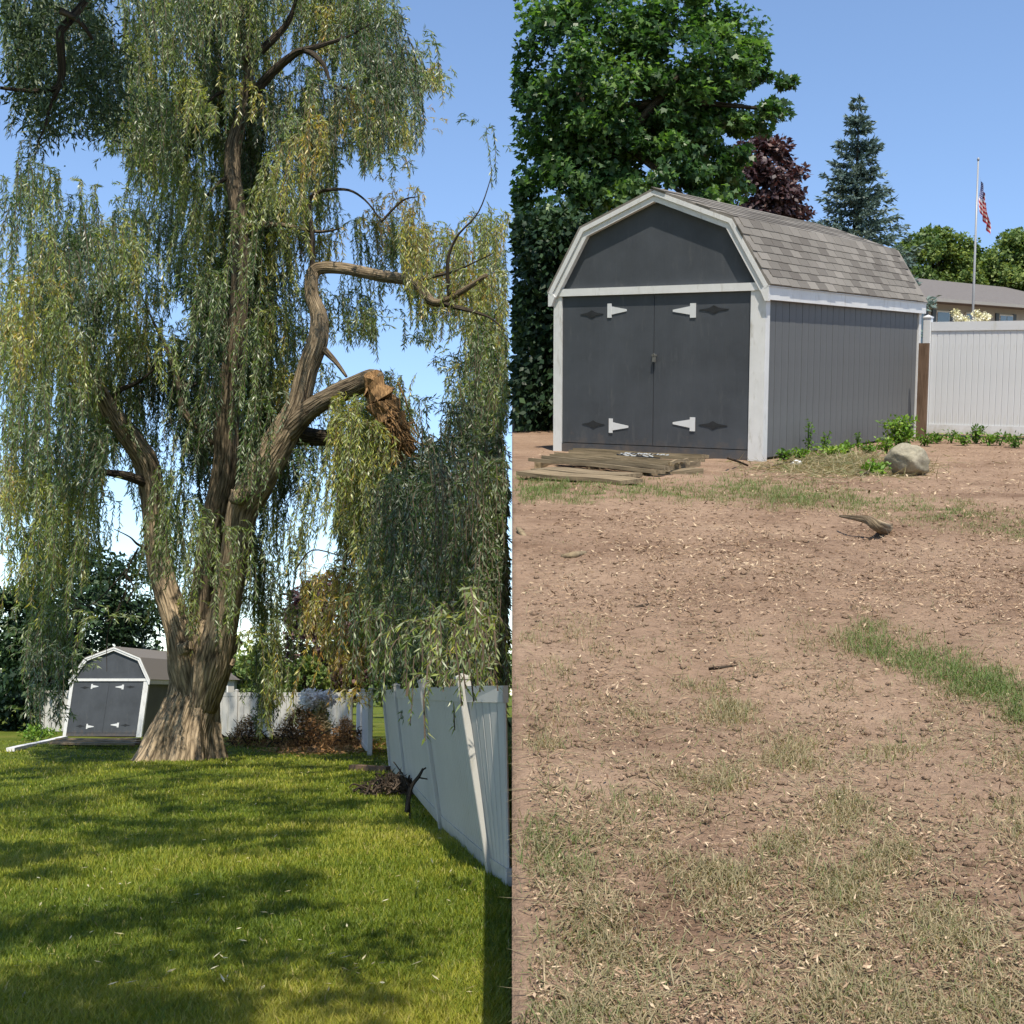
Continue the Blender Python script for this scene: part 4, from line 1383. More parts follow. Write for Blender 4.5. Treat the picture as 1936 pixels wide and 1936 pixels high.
def flower_bush(name, label, base, r, h, n_heads, M, head_r, petal, cat, leaf=0.07):
    t = empty(name, M @ Matrix.Translation(base), label, cat)
    cs = [(rng.normal() * r * .4, rng.normal() * r * .4, h * (.25 + .55 * rng.random())) for _ in range(26)]
    put(bpy.data.objects.new('foliage', crown_mesh('foliage', cs, [(r * .35,) * 3] * 26, 60, leaf, M_green)), t)
    for k in range(n_heads):
        th = rng.random() * 6.28
        c = (r * .85 * math.cos(th) * rng.random() ** .5, r * .85 * math.sin(th) * rng.random() ** .5, h * (.80 + .22 * rng.random()))
        put(bpy.data.objects.new('flower_head', crown_mesh('flower_head', [c], [(head_r, head_r, head_r * .9)], 110, head_r * .42, petal, aspect=.9, tone0=.7)), t, kind='stuff')
    mb = MB()
    for k in range(7):
        th = k * .9
        P, rr = smooth_path([(0, 0, -.1), (r * .3 * math.cos(th), r * .3 * math.sin(th), h * .4), (r * .6 * math.cos(th), r * .6 * math.sin(th), h * .85)], [.02, .015, .008], 3)
        MB().tube(P, rr, 5).build('stem', M_twig, t)
    return t


hb = RP(1832, 690, 27)
flower_bush('hydrangea_bush', 'bush with creamy white flower heads showing above the right fence', Vector((hb.x, hb.y, 0)), .40, 2.15, 22, RF, .095, M_petal, 'bush')
hb = LG(594, 1404)
flower_bush('plume_bush', 'white plumed bush in front of the back fence above the brush pile', hb, .60, 1.55, 16, FLAT, .26, M_white_petal, 'bush', .1)


# ------------------------------------------------------------------ things on the dirt yard
def ground_plank(x0, y0, x1, y1, z, wd, th, parent, tilt=0.0, mat=M_plank, right=True, M=None, origin=Vector((0, 0, 0)), name='plank', **kw):
    g = RG if right else LG
    a, b = g(x0, y0, z), g(x1, y1, z)
    L = (b - a).length
    ang = math.atan2(b.y - a.y, b.x - a.x)
    Mp = Matrix.Translation(a - origin) @ Matrix.Rotation(ang, 4, 'Z') @ Matrix.Rotation(tilt, 4, 'X')
    mb = MB()
    n = 6
    ring = []
    for k in range(n + 1):                       # slightly bowed, nicked board
        x = L * k / n
        dy = .006 * math.sin(k * 1.9 + x0)
        dz_ = .008 * math.sin(k * 1.3 + y0)
        ring += [(x, -wd / 2 + dy, -th + dz_), (x, wd / 2 + dy, -th + dz_), (x, wd / 2 + dy, dz_), (x, -wd / 2 + dy, dz_)]
    fs = []
    for k in range(n):
        for j in range(4):
            fs.append((k * 4 + j, k * 4 + (j + 1) % 4, (k + 1) * 4 + (j + 1) % 4, (k + 1) * 4 + j))
    fs += [(3, 2, 1, 0), tuple(n * 4 + j for j in range(4))]
    mb.add(ring, fs)
    if M is not None:
        Mp = M @ Mp
    return mb.build(name, mat, parent, Mp, **kw)


o = RG(1190, 870)
t = empty('plank_step', RF @ Matrix.Translation(o), 'weathered wooden plank step lying before the large shed doors', 'step', 'plank steps')
def deck(t, o, la, lb, ra, rb, za, zb, n, gap=.014):
    for k in range(n):
        u = (k + .5) / n
        z = za + (zb - za) * u
        l0, l1 = RG(*la, za), RG(*lb, zb)
        r0, r1 = RG(*ra, za), RG(*rb, zb)
        a, b = l0.lerp(l1, u), r0.lerp(r1, u)
        dv = (b - a); dv.z = 0; dv.normalize()
        st = (l1 - l0) / n
        wd = abs(st.x * -dv.y + st.y * dv.x) - gap
        e = .05 * math.sin(k * 2.3 + n)
        a = a + dv * e; b = b + dv * (.06 * math.sin(k * 1.7))
        L = (b - a).length
        Mp = Matrix.Translation(a - o) @ Matrix.Rotation(math.atan2(dv.y, dv.x), 4, 'Z') @ Matrix.Rotation(-.10 if za > zb + .02 else 0, 4, 'X')
        mb = MB()
        m = 6; th = .038; ring = []
        for q in range(m + 1):
            x = L * q / m; dz_ = .006 * math.sin(q * 1.3 + k * 2)
            ring += [(x, -wd / 2, -th + dz_), (x, wd / 2, -th + dz_), (x, wd / 2, dz_), (x, -wd / 2, dz_)]
        fs = [(q * 4 + w2, q * 4 + (w2 + 1) % 4, (q + 1) * 4 + (w2 + 1) % 4, (q + 1) * 4 + w2) for q in range(m) for w2 in range(4)]
        fs += [(3, 2, 1, 0), tuple(m * 4 + w2 for w2 in range(4))]
        mb.add(ring, fs).build('plank', M_plank, t, Mp)


deck(t, o, (1100, 846), (1006, 868), (1342, 858), (1232, 890), .20, .13, 6)
for (x0, y0, x1, y1) in ((1016, 872, 1085, 854), (1120, 881, 1190, 858), (1226, 890, 1318, 868)):
    ground_plank(x0, y0, x1, y1, .09, .08, .09, t, origin=o, name='joist')
o = RG(1100, 892)
t = empty('plank_step', RF @ Matrix.Translation(o), 'low two-board wooden step in front of the plank step, nearest the grass', 'step', 'plank steps')
deck(t, o, (1024, 881), (996, 894), (1200, 893), (1180, 910), .10, .10, 2, .03)
for (x0, y0, x1, y1) in ((1012, 897, 1036, 884), (1162, 910, 1192, 897)):
    ground_plank(x0, y0, x1, y1, .058, .07, .06, t, origin=o, name='joist')
ground_plank(1168, 913, 1203, 901, .05, .09, .05, None, M=RF, name='wood_block', label='short pale wood block beside the low two-board step', cat='wood block')
ground_plank(1204, 893, 1322, 886, .09, .14, .10, None, M=RF, name='loose_beam', label='dark loose beam lying right of the low two-board step', cat='beam')
ground_plank(1268, 872, 1300, 866, .19, .03, .03, None, M=RF, name='wood_stick', label='short light stick lying on the right end of the plank step', cat='stick')

# scrollwork mat on the step
mo = RG(1217, 864, .155)
mt = empty('door_mat', RF @ Matrix.Translation(mo) @ Matrix.Rotation(YAW + .05, 4, 'Z'), 'grey scrollwork mat lying on the plank step', 'mat')
mb = MB().box(-.29, .29, -.15, .15, 0.0, .014)
mb.build('base', M_mark, mt)
for i in range(7):
    for j in range(3):
        cx, cy, rr = -.235 + i * .078, -.095 + j * .095, .034
        P = [(cx + rr * math.cos(a) + .006 * math.sin(3 * a + i), cy + rr * 1.15 * math.sin(a), .022 + .006 * math.sin(2 * a + j)) for a in np.linspace(0, 6.0, 13)]
        MB().tube(P, [.009] * 13, 5).build('scroll', M_lock if (i + j) % 3 else M_mark, mt, smooth=True)


def rock(name, label, pos, size, M, seed, cat='stone', mat=None, group=None, zs=0.75):
    r2 = np.random.default_rng(seed)
    n1, n2 = 40, 28
    V, Fc = [], []
    planes = [(r2.normal(size=3), .62 + .28 * r2.random()) for _ in range(18)]
    for i in range(n2 + 1):
        ph = math.pi * i / n2
        for k in range(n1):
            th = 2 * math.pi * k / n1
            d = np.array([math.sin(ph) * math.cos(th), math.sin(ph) * math.sin(th), math.cos(ph)])
            rr = 1.0
            for pn, off in planes:                 # blunt facets of a split field stone
                pn = pn / np.linalg.norm(pn)
                c = d @ pn
                if c > 0: rr = min(rr, off / c if off / c > .6 else .6 + (off / c) * .1) if c * rr > off else rr
            rr *= 1 + .10 * float(vnoise(d[0] * 2 + 3, d[1] * 2 + d[2] * 1.7, 1.0)) + .05 * float(vnoise(d[0] * 6, d[2] * 6 + d[1] * 5, 1.0)) + .02 * math.sin(5 * d[0] + 3 * d[1] + seed) + .02 * math.sin(9 * d[2] + 7 * d[0])
            V.append(tuple(d * rr * np.array([size[0], size[1], size[2]])))
    for i in range(n2):
        for k in range(n1):
            Fc.append((i * n1 + k, (i + 1) * n1 + k, (i + 1) * n1 + (k + 1) % n1, i * n1 + (k + 1) % n1))
    mb = MB().add(V, Fc)
    return mb.build(name, mat or M_stone, None, M @ Matrix.Translation(pos), smooth=True, label=label, cat=cat, group=group)


bo = RG(1714, 897)
rock('boulder', 'big rounded field boulder on the dirt beside the large shed', Vector((bo.x, bo.y, .13)), (.245, .21, .205), RF @ Matrix.Identity(4), 9, 'boulder')
bo = RG(1506, 880)
rock('small_stone', 'small pale stone lying near the white corner post of the large shed', Vector((bo.x, bo.y, .03)), (.075, .06, .045), RF, 11, mat=M_trim)


def ground_stick(pts, rad, label, name='stick', mat=M_twig, cat='stick', group=None, seg=7, g=RG, M=RF, rough=.15):
    P = [g(x, y, z) for x, y, z in pts]
    P, r = smooth_path(P, rad, 4)
    return MB().tube(P, r, seg, rough).build(name, mat, None, M, smooth=True, label=label, cat=cat, group=group)


ground_stick([(1588, 976, .10), (1612, 979, .115), (1638, 983, .11), (1655, 993, .085), (1670, 1000, .03), (1682, 1001, -.05)], [.008, .016, .030, .042, .046, .05], 'grey curved root stub sticking out of the chips by the grass strip', 'root_stub', M_bark, 'root')
ground_stick([(1376, 866, .16), (1394, 872, .08), (1414, 880, .02)], [.012, .012, .010], 'bare stick leaning by the foot of the shed corner post')
ground_stick([(1616, 906, .02), (1640, 892, .07), (1672, 872, .05), (1690, 866, .02)], [.010, .011, .009, .006], 'long dry stalk lying left of the boulder')
ground_stick([(1062, 1052, .02), (1085, 1049, .035), (1108, 1045, .02)], [.012, .020, .010], 'pale split wood chunk on the chips at the left', mat=M_plank)
ground_stick([(1340, 1264, .004), (1362, 1262, .006), (1392, 1259, .004)], [.005, .007, .004], 'dark short stick lying mid dirt')
ground_stick([(1195, 1155, .01), (1215, 1150, .02), (1235, 1143, .012)], [.016, .02, .01], 'brown bark stick on the chips left of centre')
ground_stick([(980, 1000, .05), (986, 1008, .05), (996, 1020, .02)], [.018, .022, .012], 'light wood stub at the left edge of the dirt', mat=M_plank)
ground_stick([(1780, 1110, .01), (1805, 1111, .018), (1832, 1114, .008)], [.008, .010, .006], 'thin dark twig at the right of the chip field')
ground_stick([(1858, 1112, .01), (1880, 1116, .012), (1905, 1115, .008)], [.010, .010, .006], 'thin dark twig at the far right of the chip field')
ground_stick([(1560, 865, .05), (1500, 872, .03), (1450, 884, .02)], [.008, .009, .007], 'dry twig lying along the foot of the shed wall')


# ------------------------------------------------------------------ blades, chips, weeds
def blades(pos, h, width, lean, tone, mat, name, M, up=(0, 0, 1), bend=0.5):
    n = len(pos)
    th = rng.random(n) * 2 * math.pi
    ld = np.stack([np.cos(th), np.sin(th), np.zeros(n)], 1)
    sd = np.stack([-np.sin(th + rng.normal(size=n) * .8), np.cos(th + rng.normal(size=n) * .8), np.zeros(n)], 1)
    h = np.broadcast_to(h, (n,))[:, None]; wv = np.broadcast_to(width, (n,))[:, None] * .5; ln = np.broadcast_to(lean, (n,))[:, None]
    z = np.array(up)[None]
    mid = pos + z * h * .6 * np.cos(ln * .6) + ld * h * .6 * np.sin(ln * .6)
    tip = mid + z * h * .45 * np.cos(ln * 1.5) + ld * h * .45 * np.sin(ln * 1.5)
    V = np.stack([pos - sd * wv, pos + sd * wv, mid + sd * wv * .8, tip, mid - sd * wv * .8], 1).reshape(-1, 3)
    tri = np.array([(0, 1, 2), (0, 2, 4), (4, 2, 3)])
    I = (np.arange(n)[:, None, None] * 5 + tri[None]).reshape(-1, 3)
    return fast_mesh(name, V, 3, I, mat, np.repeat(tone, 5))


def lawn_grass():
    n = 230000
    px = rng.uniform(-40, 968, n)
    py = 1398 + (1990 - 1398) * rng.random(n) ** 0.9
    P, d = vec_ground(px, py, False)
    keep = (P[:, 0] < -0.02) & (d < 60)
    # nothing grows inside the trunk, nor under the fence line
    keep &= np.hypot(P[:, 0] - WB.x, P[:, 1] - WB.y) > 0.85
    P, d = P[keep], d[keep]
    P[:, 2] = hL(P[:, 0], P[:, 1]) - 0.004
    n = len(P)
    patch = vnoise(P[:, 0], P[:, 1], .5) + .6 * vnoise(P[:, 0], P[:, 1], 2.0)
    tone = np.clip(.56 + .45 * patch + rng.normal(size=n) * .16, 0, .9)
    dry = rng.random(n) < .02
    tone[dry] = 1.0
    h = (.045 + .045 * rng.random(n)) * (1 + .5 * np.clip(patch, -.3, .5))
    me = blades(P, h, np.maximum(.0055, .00055 * d) * (.7 + .6 * rng.random(n)), .35 + .7 * rng.random(n), tone, M_grass, 'lawn_grass', None)
    put(bpy.data.objects.new('lawn_grass', me), kind='stuff', label='short green grass blades of the lawn')


def fallen_leaves():
    n = 280
    px, py = rng.uniform(20, 950, n), 1440 + 480 * rng.random(n)
    P, d = vec_ground(px, py, False)
    P = P[P[:, 0] < -.15]
    P[:, 2] = hL(P[:, 0], P[:, 1]) + .055 + .02 * rng.random(len(P))
    a = orient(len(P), (0, 0, 0)); a[:, 2] *= .25
    a /= np.linalg.norm(a, axis=1)[:, None]
    nh = np.tile(np.array([[0, 0, 1.0]]), (len(P), 1)) + rng.normal(size=(len(P), 3)) * .3
    V, I = diamond_leaves(P, a, .035 + .05 * rng.random(len(P)), .008 + .008 * rng.random(len(P)), nh)
    put(bpy.data.objects.new('fallen_leaves', fast_mesh('fallen_leaves', V, 4, I, M_fallen, np.repeat(rng.random(len(P)), 4))), kind='stuff', label='pale fallen willow leaves scattered on the lawn')


def seg_dist(px, py, pts):
    best = np.full(len(px), 1e9)
    for (x0, y0), (x1, y1) in zip(pts[:-1], pts[1:]):
        dx, dy = x1 - x0, y1 - y0
        t_ = np.clip(((px - x0) * dx + (py - y0) * dy) / (dx * dx + dy * dy), 0, 1)
        best = np.minimum(best, np.hypot(px - x0 - t_ * dx, (py - y0 - t_ * dy) * 1.0))
    return best


STRIP = [(940, 934), (1250, 936), (1520, 944), (1640, 955), (1760, 975), (1960, 1000)]
PATCH = [(1640, 1215), (1720, 1240), (1810, 1275), (1960, 1335)]


def yard_grass():
    # tufts
    n = 34000
    px = rng.uniform(955, 1985, n)
    py = 905 + 1090 * rng.random(n)
    P, d = vec_ground(px, py, True)
    d1, d2 = seg_dist(px, py, STRIP), seg_dist(px, py, PATCH)
    pat = .75 * vnoise(px, py * 1.5, 1 / 95.0) + .75 * vnoise(px, py * 1.7, 1 / 26.0)
    low = np.clip((py - 1170) / 120, 0, 1)
    strip = np.clip(1.35 - d1 / 24.0 + .55 * pat, 0, 1)
    patch = np.clip(1.35 - d2 / 34.0 + .8 * pat, 0, 1)
    sparse = low * (.025 + np.clip(-.26 + 2.3 * pat, 0, 1) * .85)
    corner = np.clip((py - 1780) / 160, 0, 1) * .12
    sparse = sparse * (1 - .45 * np.clip((py - 1450) / 350, 0, 1))
    dens = np.maximum.reduce([strip * .9, patch * .62, sparse + corner * (pat > -.15)])
    keep = (rng.random(n) < dens) & (P[:, 0] > XR + .05)
    P, d, d1, d2, pat, strip, patch, py = (a[keep] for a in (P, d, d1, d2, pat, strip, patch, py))
    m = len(P)
    green = np.clip(np.maximum(strip * .75, patch * .8) + .12 * rng.normal(size=m) + .75 * np.clip(vnoise(P[:, 0], P[:, 1], 1.1) * 2.4 - .1, 0, 1) * np.clip(.3 + pat * 2, 0, 1) + .15 * rng.normal(size=m), 0, 1)
    nb = 15
    ctr = np.repeat(P, nb, 0)
    dd = np.repeat(d, nb)
    spread = .028 + .02 * rng.random(m)
    off = rng.normal(size=(m * nb, 2)) * np.repeat(spread, nb)[:, None]
    Q = ctr.copy(); Q[:, :2] += off
    ok = Q[:, 0] > XR + .01
    Q[:, 2] = hR(Q[:, 0], Q[:, 1]) - .004
    g = np.repeat(green, nb)
    tone = np.clip(.72 - .62 * g + rng.normal(size=m * nb) * .17, 0, 1)
    hgt = np.repeat(.026 + .030 * rng.random(m) + .05 * np.clip(pat * 2.0, 0, .7), nb) * (.5 + .8 * rng.random(m * nb)) * (1 + .35 * np.repeat(patch, nb)) * np.clip(.42 + dd * .06, .5, 1.15)
    lean = np.where(rng.random(m * nb) < .6, 1.0 + .4 * rng.random(m * nb), .3 + .7 * rng.random(m * nb))
    me = blades(Q[ok], hgt[ok], np.maximum(.0026, .00036 * dd[ok]), lean[ok], tone[ok], M_dry, 'yard_grass', None)
    put(bpy.data.objects.new('yard_grass', me), M=RF, kind='stuff', label='patchy green and straw-coloured grass on the dirt yard')
    # loose straw lying flat
    k = 26000
    px = rng.uniform(955, 1985, k); py = 880 + 1110 * rng.random(k)
    P, d = vec_ground(px, py, True)
    P, d, px, py = (a[(P[:, 0] > XR + .04)] for a in (P, d, px, py))
    pat = vnoise(px, py * 1.6, 1 / 90.0) + .5 * vnoise(px, py * 1.6, 1 / 30.)
    kk = rng.random(len(P)) < np.clip(.22 + 1.2 * pat, .05, .8)
    P, d = P[kk], d[kk]
    n = len(P)
    P[:, 2] = hR(P[:, 0], P[:, 1]) + .004 + .008 * rng.random(n)
    a = rng.normal(size=(n, 3)); a[:, 2] *= .12
    a /= np.linalg.norm(a, axis=1)[:, None]
    nh = np.tile(np.array([[0, 0, 1.0]]), (n, 1))
    V, I = diamond_leaves(P, a, .04 + .08 * rng.random(n) ** 2, np.maximum(.0035, .00045 * d), nh)
    put(bpy.data.objects.new('straw_litter', fast_mesh('straw_litter', V, 4, I, M_dry, np.repeat(np.clip(.75 + .2 * rng.normal(size=n), .3, 1), 4))), M=RF, kind='stuff', label='loose dry straw lying on the dirt yard')


def chips():
    n = 210000
    px = rng.uniform(955, 1985, n); py = 835 + 1155 * rng.random(n)
    P, d = vec_ground(px, py, True)
    band = np.clip((py - 950) / 25, 0, 1) * np.clip((1215 - py) / 60, 0, 1)
    near = np.where(py >= 1180, .22 + .25 * np.clip(vnoise(px, py, 1 / 70.) * 2, -.5, 1), 0)
    back = np.where((py < 945) & (px > 1400), .9, 0) + np.where(py < 945, .12, 0)
    leftbare = np.where((px < 1230) & (py > 960) & (py < 1190), .35 + .65 * np.clip((px - 1000) / 230, 0, 1), 1)
    dens = np.maximum.reduce([band * leftbare, near, back]) * np.clip(.8 + vnoise(px, py, 1 / 55.) * 1.1, .15, 1)
    # keep the shed's floor clear
    keep = (rng.random(n) < dens) & (P[:, 0] > XR + .04)
    ca, sa = math.cos(-YAW), math.sin(-YAW)
    lx, ly = P[:, 0] * ca - P[:, 1] * sa, P[:, 0] * sa + P[:, 1] * ca
    keep &= ~((np.abs(lx) < 1.5) & (ly > 0) & (ly < 6))
    P, d = P[keep], d[keep]
    n = len(P)
    P[:, 2] = hR(P[:, 0], P[:, 1]) + .003 + .012 * rng.random(n)
    a = rng.normal(size=(n, 3)); a[:, 2] *= .35
    a /= np.linalg.norm(a, axis=1)[:, None]
    nh = np.tile(np.array([[0, 0, 1.0]]), (n, 1)) + rng.normal(size=(n, 3)) * .45
    L = (.010 + .038 * rng.random(n) ** 2.8) * np.clip(.30 + d * .085, .4, 1.3)
    V, I = diamond_leaves(P, a, L, np.maximum(.003, L * (.14 + .2 * rng.random(n))), nh)
    tone = np.clip(.62 + .24 * rng.normal(size=n), 0, .97)
    put(bpy.data.objects.new('wood_chips', fast_mesh('wood_chips', V, 4, I, M_chip, np.repeat(tone, 4))), M=RF, kind='stuff', label='tan wood chips strewn over the dirt yard')
    # clods of earth
    k = 2600
    px = rng.uniform(960, 1980, k); py = 960 + 1020 * rng.random(k)
    P, d = vec_ground(px, py, True)
    P, d = P[P[:, 0] > XR + .06], d[P[:, 0] > XR + .06]
    n = len(P)
    r = (.006 + .016 * rng.random(n) ** 2.5) * np.clip(.5 + d * .06, .6, 1.2)
    P[:, 2] = hR(P[:, 0], P[:, 1]) + r * .3
    oc = np.array([(1, 0, 0), (0, 1, 0), (-1, 0, 0), (0, -1, 0), (0, 0, .8), (0, 0, -.8)])
    V = P[:, None, :] + r[:, None, None] * oc[None] * (.6 + .8 * rng.random((n, 6, 1)))
    fc = np.array([(0, 1, 4), (1, 2, 4), (2, 3, 4), (3, 0, 4), (1, 0, 5), (2, 1, 5), (3, 2, 5), (0, 3, 5)])
    I = (np.arange(n)[:, None, None] * 6 + fc[None]).reshape(-1, 3)
    put(bpy.data.objects.new('dirt_clods', fast_mesh('dirt_clods', V.reshape(-1, 3), 3, I, M_dirt)), M=RF, kind='stuff', label='small clods of earth on the dirt yard')


def weed(label, px, py, h_px, w_px, n, mat=M_weed, leaf=.05, right=True, stems=6, name='weed_plant', tone0=.5, aspect=.5):
    g = (RG if right else LG)(px, py)
    d = depth_of(RF @ g) if right else depth_of(g)
    h, r = h_px / F * d, w_px / F * d / 2
    t = empty(name, (RF if right else FLAT) @ Matrix.Translation((g.x, g.y, 0)), label, 'plant', 'weeds')
    P, ax = [], []
    for k in range(stems):
        th = rng.random() * 6.28
        tip = Vector((r * .8 * math.cos(th) * rng.random(), r * .8 * math.sin(th) * rng.random(), h * (.6 + .4 * rng.random())))
        pts, rr = smooth_path([(0, 0, -.03), tip * .5 + Vector((0, 0, h * .08)), tip], [.006, .005, .002], 3)
        MB().tube(pts, rr, 4).build('stem', M_weed, t)
        for _ in range(n // stems):
            u = .15 + .85 * rng.random()
            P.append(np.array(tip) * u + rng.normal(size=3) * np.array([r * .25, r * .25, h * .06]))
    P = np.array(P); P[:, 2] = np.abs(P[:, 2]) + .01
    m = len(P)
    out = P * np.array([1, 1, 0]); out /= np.linalg.norm(out, axis=1)[:, None] + 1e-6
    a = orient(m, (0, 0, .1)) + out * .8
    a /= np.linalg.norm(a, axis=1)[:, None]
    nh = orient(m, (0, 0, 1.2))
    sz = leaf * (.6 + .8 * rng.random(m))
    V, I = diamond_leaves(P, a, sz, sz * aspect, nh)
    put(bpy.data.objects.new('leaves', fast_mesh('leaves', V, 4, I, mat, np.repeat(np.clip(tone0 + .2 * rng.normal(size=m), 0, 1), 4))), t)
    return t


weed('tall thin weed with small leaves growing against the shed side wall', 1528, 862, 72, 26, 110, leaf=.045, tone0=.2)
weed('shorter weed right of the tall one against the shed side wall', 1558, 858, 46, 30, 110, leaf=.045, tone0=.3)
weed('bright yellow-green low weed clump at the foot of the shed side wall', 1572, 868, 26, 64, 330, leaf=.06, tone0=.75, stems=12)
weed('low green weed near the shed corner post', 1512, 872, 24, 40, 140, leaf=.05, tone0=.55, stems=8)
weed('big bushy bright green weed at the back corner of the large shed', 1702, 846, 58, 74, 700, leaf=.065, tone0=.55, stems=18)
weed('spindly dark weed against the middle of the shed side wall', 1622, 850, 36, 18, 50, leaf=.035, tone0=.1)
weed('green weed left of the boulder among the straw', 1652, 902, 30, 60, 230, leaf=.055, tone0=.5, stems=10)
weed('leafy green weed at the foot of the right fence', 1846, 838, 36, 40, 190, leaf=.06, tone0=.15, stems=9)
weed('sparse weed at the foot of the fence near its first post', 1798, 838, 28, 40, 90, leaf=.05, tone0=.3)
weed('small dark weed at the fence foot by the right edge', 1890, 842, 26, 44, 130, leaf=.05, tone0=.15)
weed('patch of sunlit low weeds left of the half-hidden shed', 70, 1398, 24, 80, 500, right=False, leaf=.14, tone0=.6, stems=12)


for k, (x, y, hh, ww, lab) in enumerate(((1482, 872, 20, 30, 'tiny weed tuft right behind the white corner post'), (1598, 862, 26, 40, 'leafy weed under the middle of the shed side wall'), (1640, 858, 22, 44, 'low weed tuft between the spindly weed and the bushy one'), (1676, 856, 30, 40, 'weed leaning on the left of the big bushy weed'), (1748, 842, 22, 40, 'weed tuft at the foot of the brown wooden post'), (1770, 838, 20, 30, 'little weed at the foot of the first fence post'), (1822, 842, 22, 40, 'low weed between two taller ones at the fence foot'), (1868, 842, 24, 40, 'weed just right of the leafy fence weed'), (1918, 846, 26, 50, 'last weed at the fence foot before the picture edge'))):
    weed(lab, x, y, hh, ww, 170, leaf=.05, tone0=.25 + .1 * (k % 4), stems=8)


def straw_pile():
    n = 9000
    px = rng.normal(1590, 75, n); py = 882 + rng.normal(size=n) * 14
    P, d = vec_ground(px, py, True)
    mound = np.exp(-((px - 1590) / 90) ** 2 - ((py - 882) / 20) ** 2) * .10
    P[:, 2] = hR(P[:, 0], P[:, 1]) + mound * rng.random(n)
    ca, sa = math.cos(-YAW), math.sin(-YAW)
    lx, ly = P[:, 0] * ca - P[:, 1] * sa, P[:, 0] * sa + P[:, 1] * ca
    k = ~((lx < 1.53) & (ly > -.1))
    P = P[k]; n = len(P)
    a = rng.normal(size=(n, 3)); a[:, 2] *= .3
    a /= np.linalg.norm(a, axis=1)[:, None]
    V, I = diamond_leaves(P, a, .08 + .14 * rng.random(n), .006 + .003 * rng.random(n))
    put(bpy.data.objects.new('straw_heap', fast_mesh('straw_heap', V, 4, I, M_dry, np.repeat(np.clip(.68 + .22 * rng.normal(size=n), 0, 1), 4))), M=RF, kind='stuff', label='heap of dry pulled grass along the shed side wall')


# ------------------------------------------------------------------ things on the lawn side
def brush_pile(name, label, px, py, w_px, h_px, n, mat, twigs, cat='brush pile', tone=.5, leaf=.12):
    g = LG(px, py)
    d = depth_of(g)
    rx, hz = w_px / F * d / 2, h_px / F * d
    t = empty(name, Matrix.Translation(g), label, cat)
    u = rng.normal(size=(n, 2)) * .42
    top = np.exp(-(u ** 2).sum(1) * 1.6) * hz
    P = np.stack([u[:, 0] * rx, u[:, 1] * rx * .7, top * rng.random(n) ** .6], 1)
    V, I = diamond_leaves(P, orient(n, (0, 0, -.1)), leaf * (.5 + rng.random(n)), leaf * .22)
    put(bpy.data.objects.new('dead_leaves', fast_mesh('dead_leaves', V, 4, I, mat, np.repeat(np.clip(tone + .3 * rng.normal(size=n), 0, 1), 4))), t)
    for k in range(twigs):
        a = Vector((rng.normal() * rx * .5, rng.normal() * rx * .35, hz * .45 * rng.random()))
        v = Vector((rng.normal(), rng.normal() * .6, .35 + .4 * rng.normal())).normalized() * (rx * (.3 + .6 * rng.random()))
        b = a + v; b.z = max(b.z, .03)
        m_ = (a + b) / 2 + Vector((rng.normal() * .1, rng.normal() * .1, .08))
        pts, rr = smooth_path([a, m_, b], [.02 + .012 * rng.random(), .016, .006], 3)
        MB().tube(pts, rr, 5, .1).build('twig', M_twig, t)
    return t


brush_pile('brush_pile', 'heap of cut brown brush in front of the back fence', 565, 1412, 130, 78, 3200, M_brush, 40, tone=.6)
brush_pile('brush_pile', 'reddish dead brush beside the short fence return', 652, 1412, 70, 58, 1700, M_brush, 22, tone=.8)
brush_pile('brush_pile', 'brown brush heap hidden behind the willow trunk on the right', 468, 1412, 90, 60, 1700, M_brush, 20, tone=.5)
brush_pile('brush_pile', 'dry straw-coloured stalk clump in the middle of the brush', 606, 1410, 34, 84, 1500, M_dry, 10, tone=.72, leaf=.2)
brush_pile('dead_branches', 'dark fallen dead branches lying against the leaning fence', 745, 1502, 110, 40, 900, M_twig, 34, cat='branches', tone=.2)
g = LG(775, 1520)
dn = depth_of(g) - 2.2
db = empty('dead_bough', Matrix.Translation(g), 'bare forked dead bough standing out of the branches by the leaning fence', 'branch')
for k, (pts, r0) in enumerate(([(770, 1530), (775, 1490), (790, 1465), (800, 1452), (828, 1440)], .035), ) if False else enumerate((([(770, 1535), (776, 1492), (792, 1468), (800, 1453)], .035), ([(798, 1456), (812, 1448), (826, 1441)], .012), ([(790, 1470), (815, 1474), (832, 1476), (836, 1455)], .010), ([(776, 1490), (760, 1462), (744, 1440)], .010), ([(774, 1500), (775, 1540), (776, 1565)], .012))):
    P, rr = smooth_path([LP(x, y, dn) - g for x, y in pts], [r0 * (1 - .2 * j) for j in range(len(pts))], 4)
    MB().tube(P, rr, 7, .12).build('bough' if k == 0 else 'twig', M_barkd, db, smooth=True)

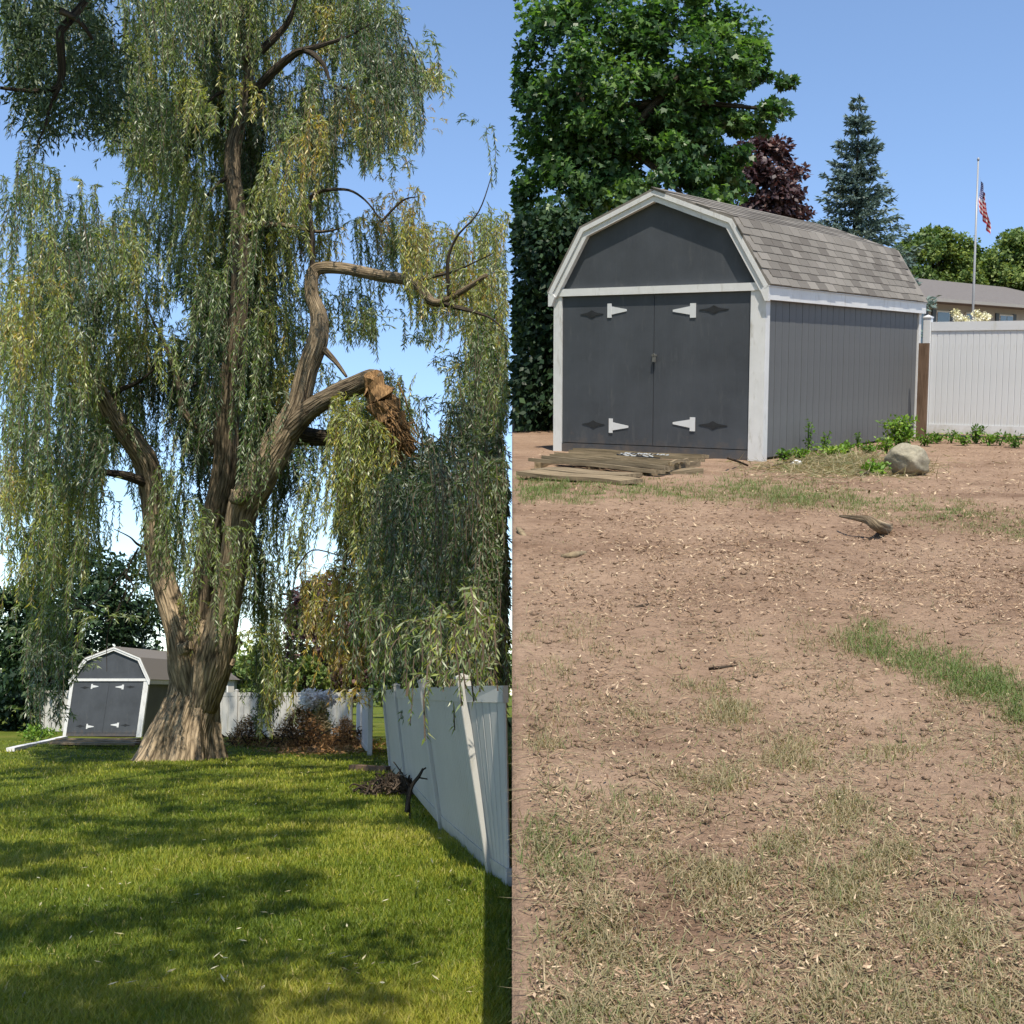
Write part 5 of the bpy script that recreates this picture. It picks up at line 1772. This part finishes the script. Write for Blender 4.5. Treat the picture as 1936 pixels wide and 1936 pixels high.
# reddish mulch on the ground before the brush
n = 4200
px, py = rng.normal(610, 48, n), rng.normal(1412, 7, n)
P, d = vec_ground(px, py, False)
P[:, 2] = hL(P[:, 0], P[:, 1]) + .02 + .03 * rng.random(n)
a = rng.normal(size=(n, 3)); a[:, 2] *= .3
a /= np.linalg.norm(a, axis=1)[:, None]
V, I = diamond_leaves(P, a, .12 + .14 * rng.random(n), .05, np.tile(np.array([[0, 0, 1.0]]), (n, 1)) + rng.normal(size=(n, 3)) * .3)
put(bpy.data.objects.new('mulch', fast_mesh('mulch', V, 4, I, M_brush, np.repeat(np.clip(.75 + .2 * rng.normal(size=n), 0, 1), 4))), kind='stuff', label='reddish brown mulch on the ground before the brush piles')

ground_plank(668, 1446, 738, 1449, .13, .28, .14, None, right=False, mat=M_board, name='edging_plank', label='flat tan plank lying across the gate gap', cat='plank')
ground_plank(20, 1414, 122, 1392, .10, .22, .10, None, right=False, mat=M_trim, name='edging_board', label='white board edging on the ground left of the half-hidden shed', cat='board')
o = LG(190, 1400)
t = empty('plank_step', Matrix.Translation(o), 'weathered plank step in front of the half-hidden shed', 'step', 'plank steps')
for k, (x0, y0, x1, y1, z) in enumerate(((110, 1396, 262, 1396, .22), (105, 1399, 264, 1400, .20), (100, 1403, 262, 1404, .18))):
    ground_plank(x0, y0, x1, y1, z, .5, .06, t, right=False, origin=o)
for (x, y) in ((120, 1401), (185, 1401), (250, 1401)):
    ground_plank(x, y + 3, x + 1, y - 4, .12, .12, .14, t, right=False, origin=o, name='joist')
# far house beyond the back fence
hb = LP(428, 1330, 92)
t = empty('house', Matrix.Translation((hb.x, hb.y, 0)), 'tiny pale far house right of the willow trunk above the back fence', 'house')
MB().box(-2.2, .5, 0, 5, -.1, 2.6).build('wall', M_cream, t)
MB().prism([(-2.6, 2.5), (.8, 2.5), (-.9, 3.7)], -.3, 5.3).build('roof', M_hroof, t)
wd = MB().box(-.9, 0.1, -.05, -.01, 1.0, 2.1).build('window', M_trim, t)
MB().box(-.8, 0.0, -.08, -.052, 1.1, 2.0).build('pane', M_glass, wd)

lawn_grass()
fallen_leaves()
yard_grass()
chips()
straw_pile()
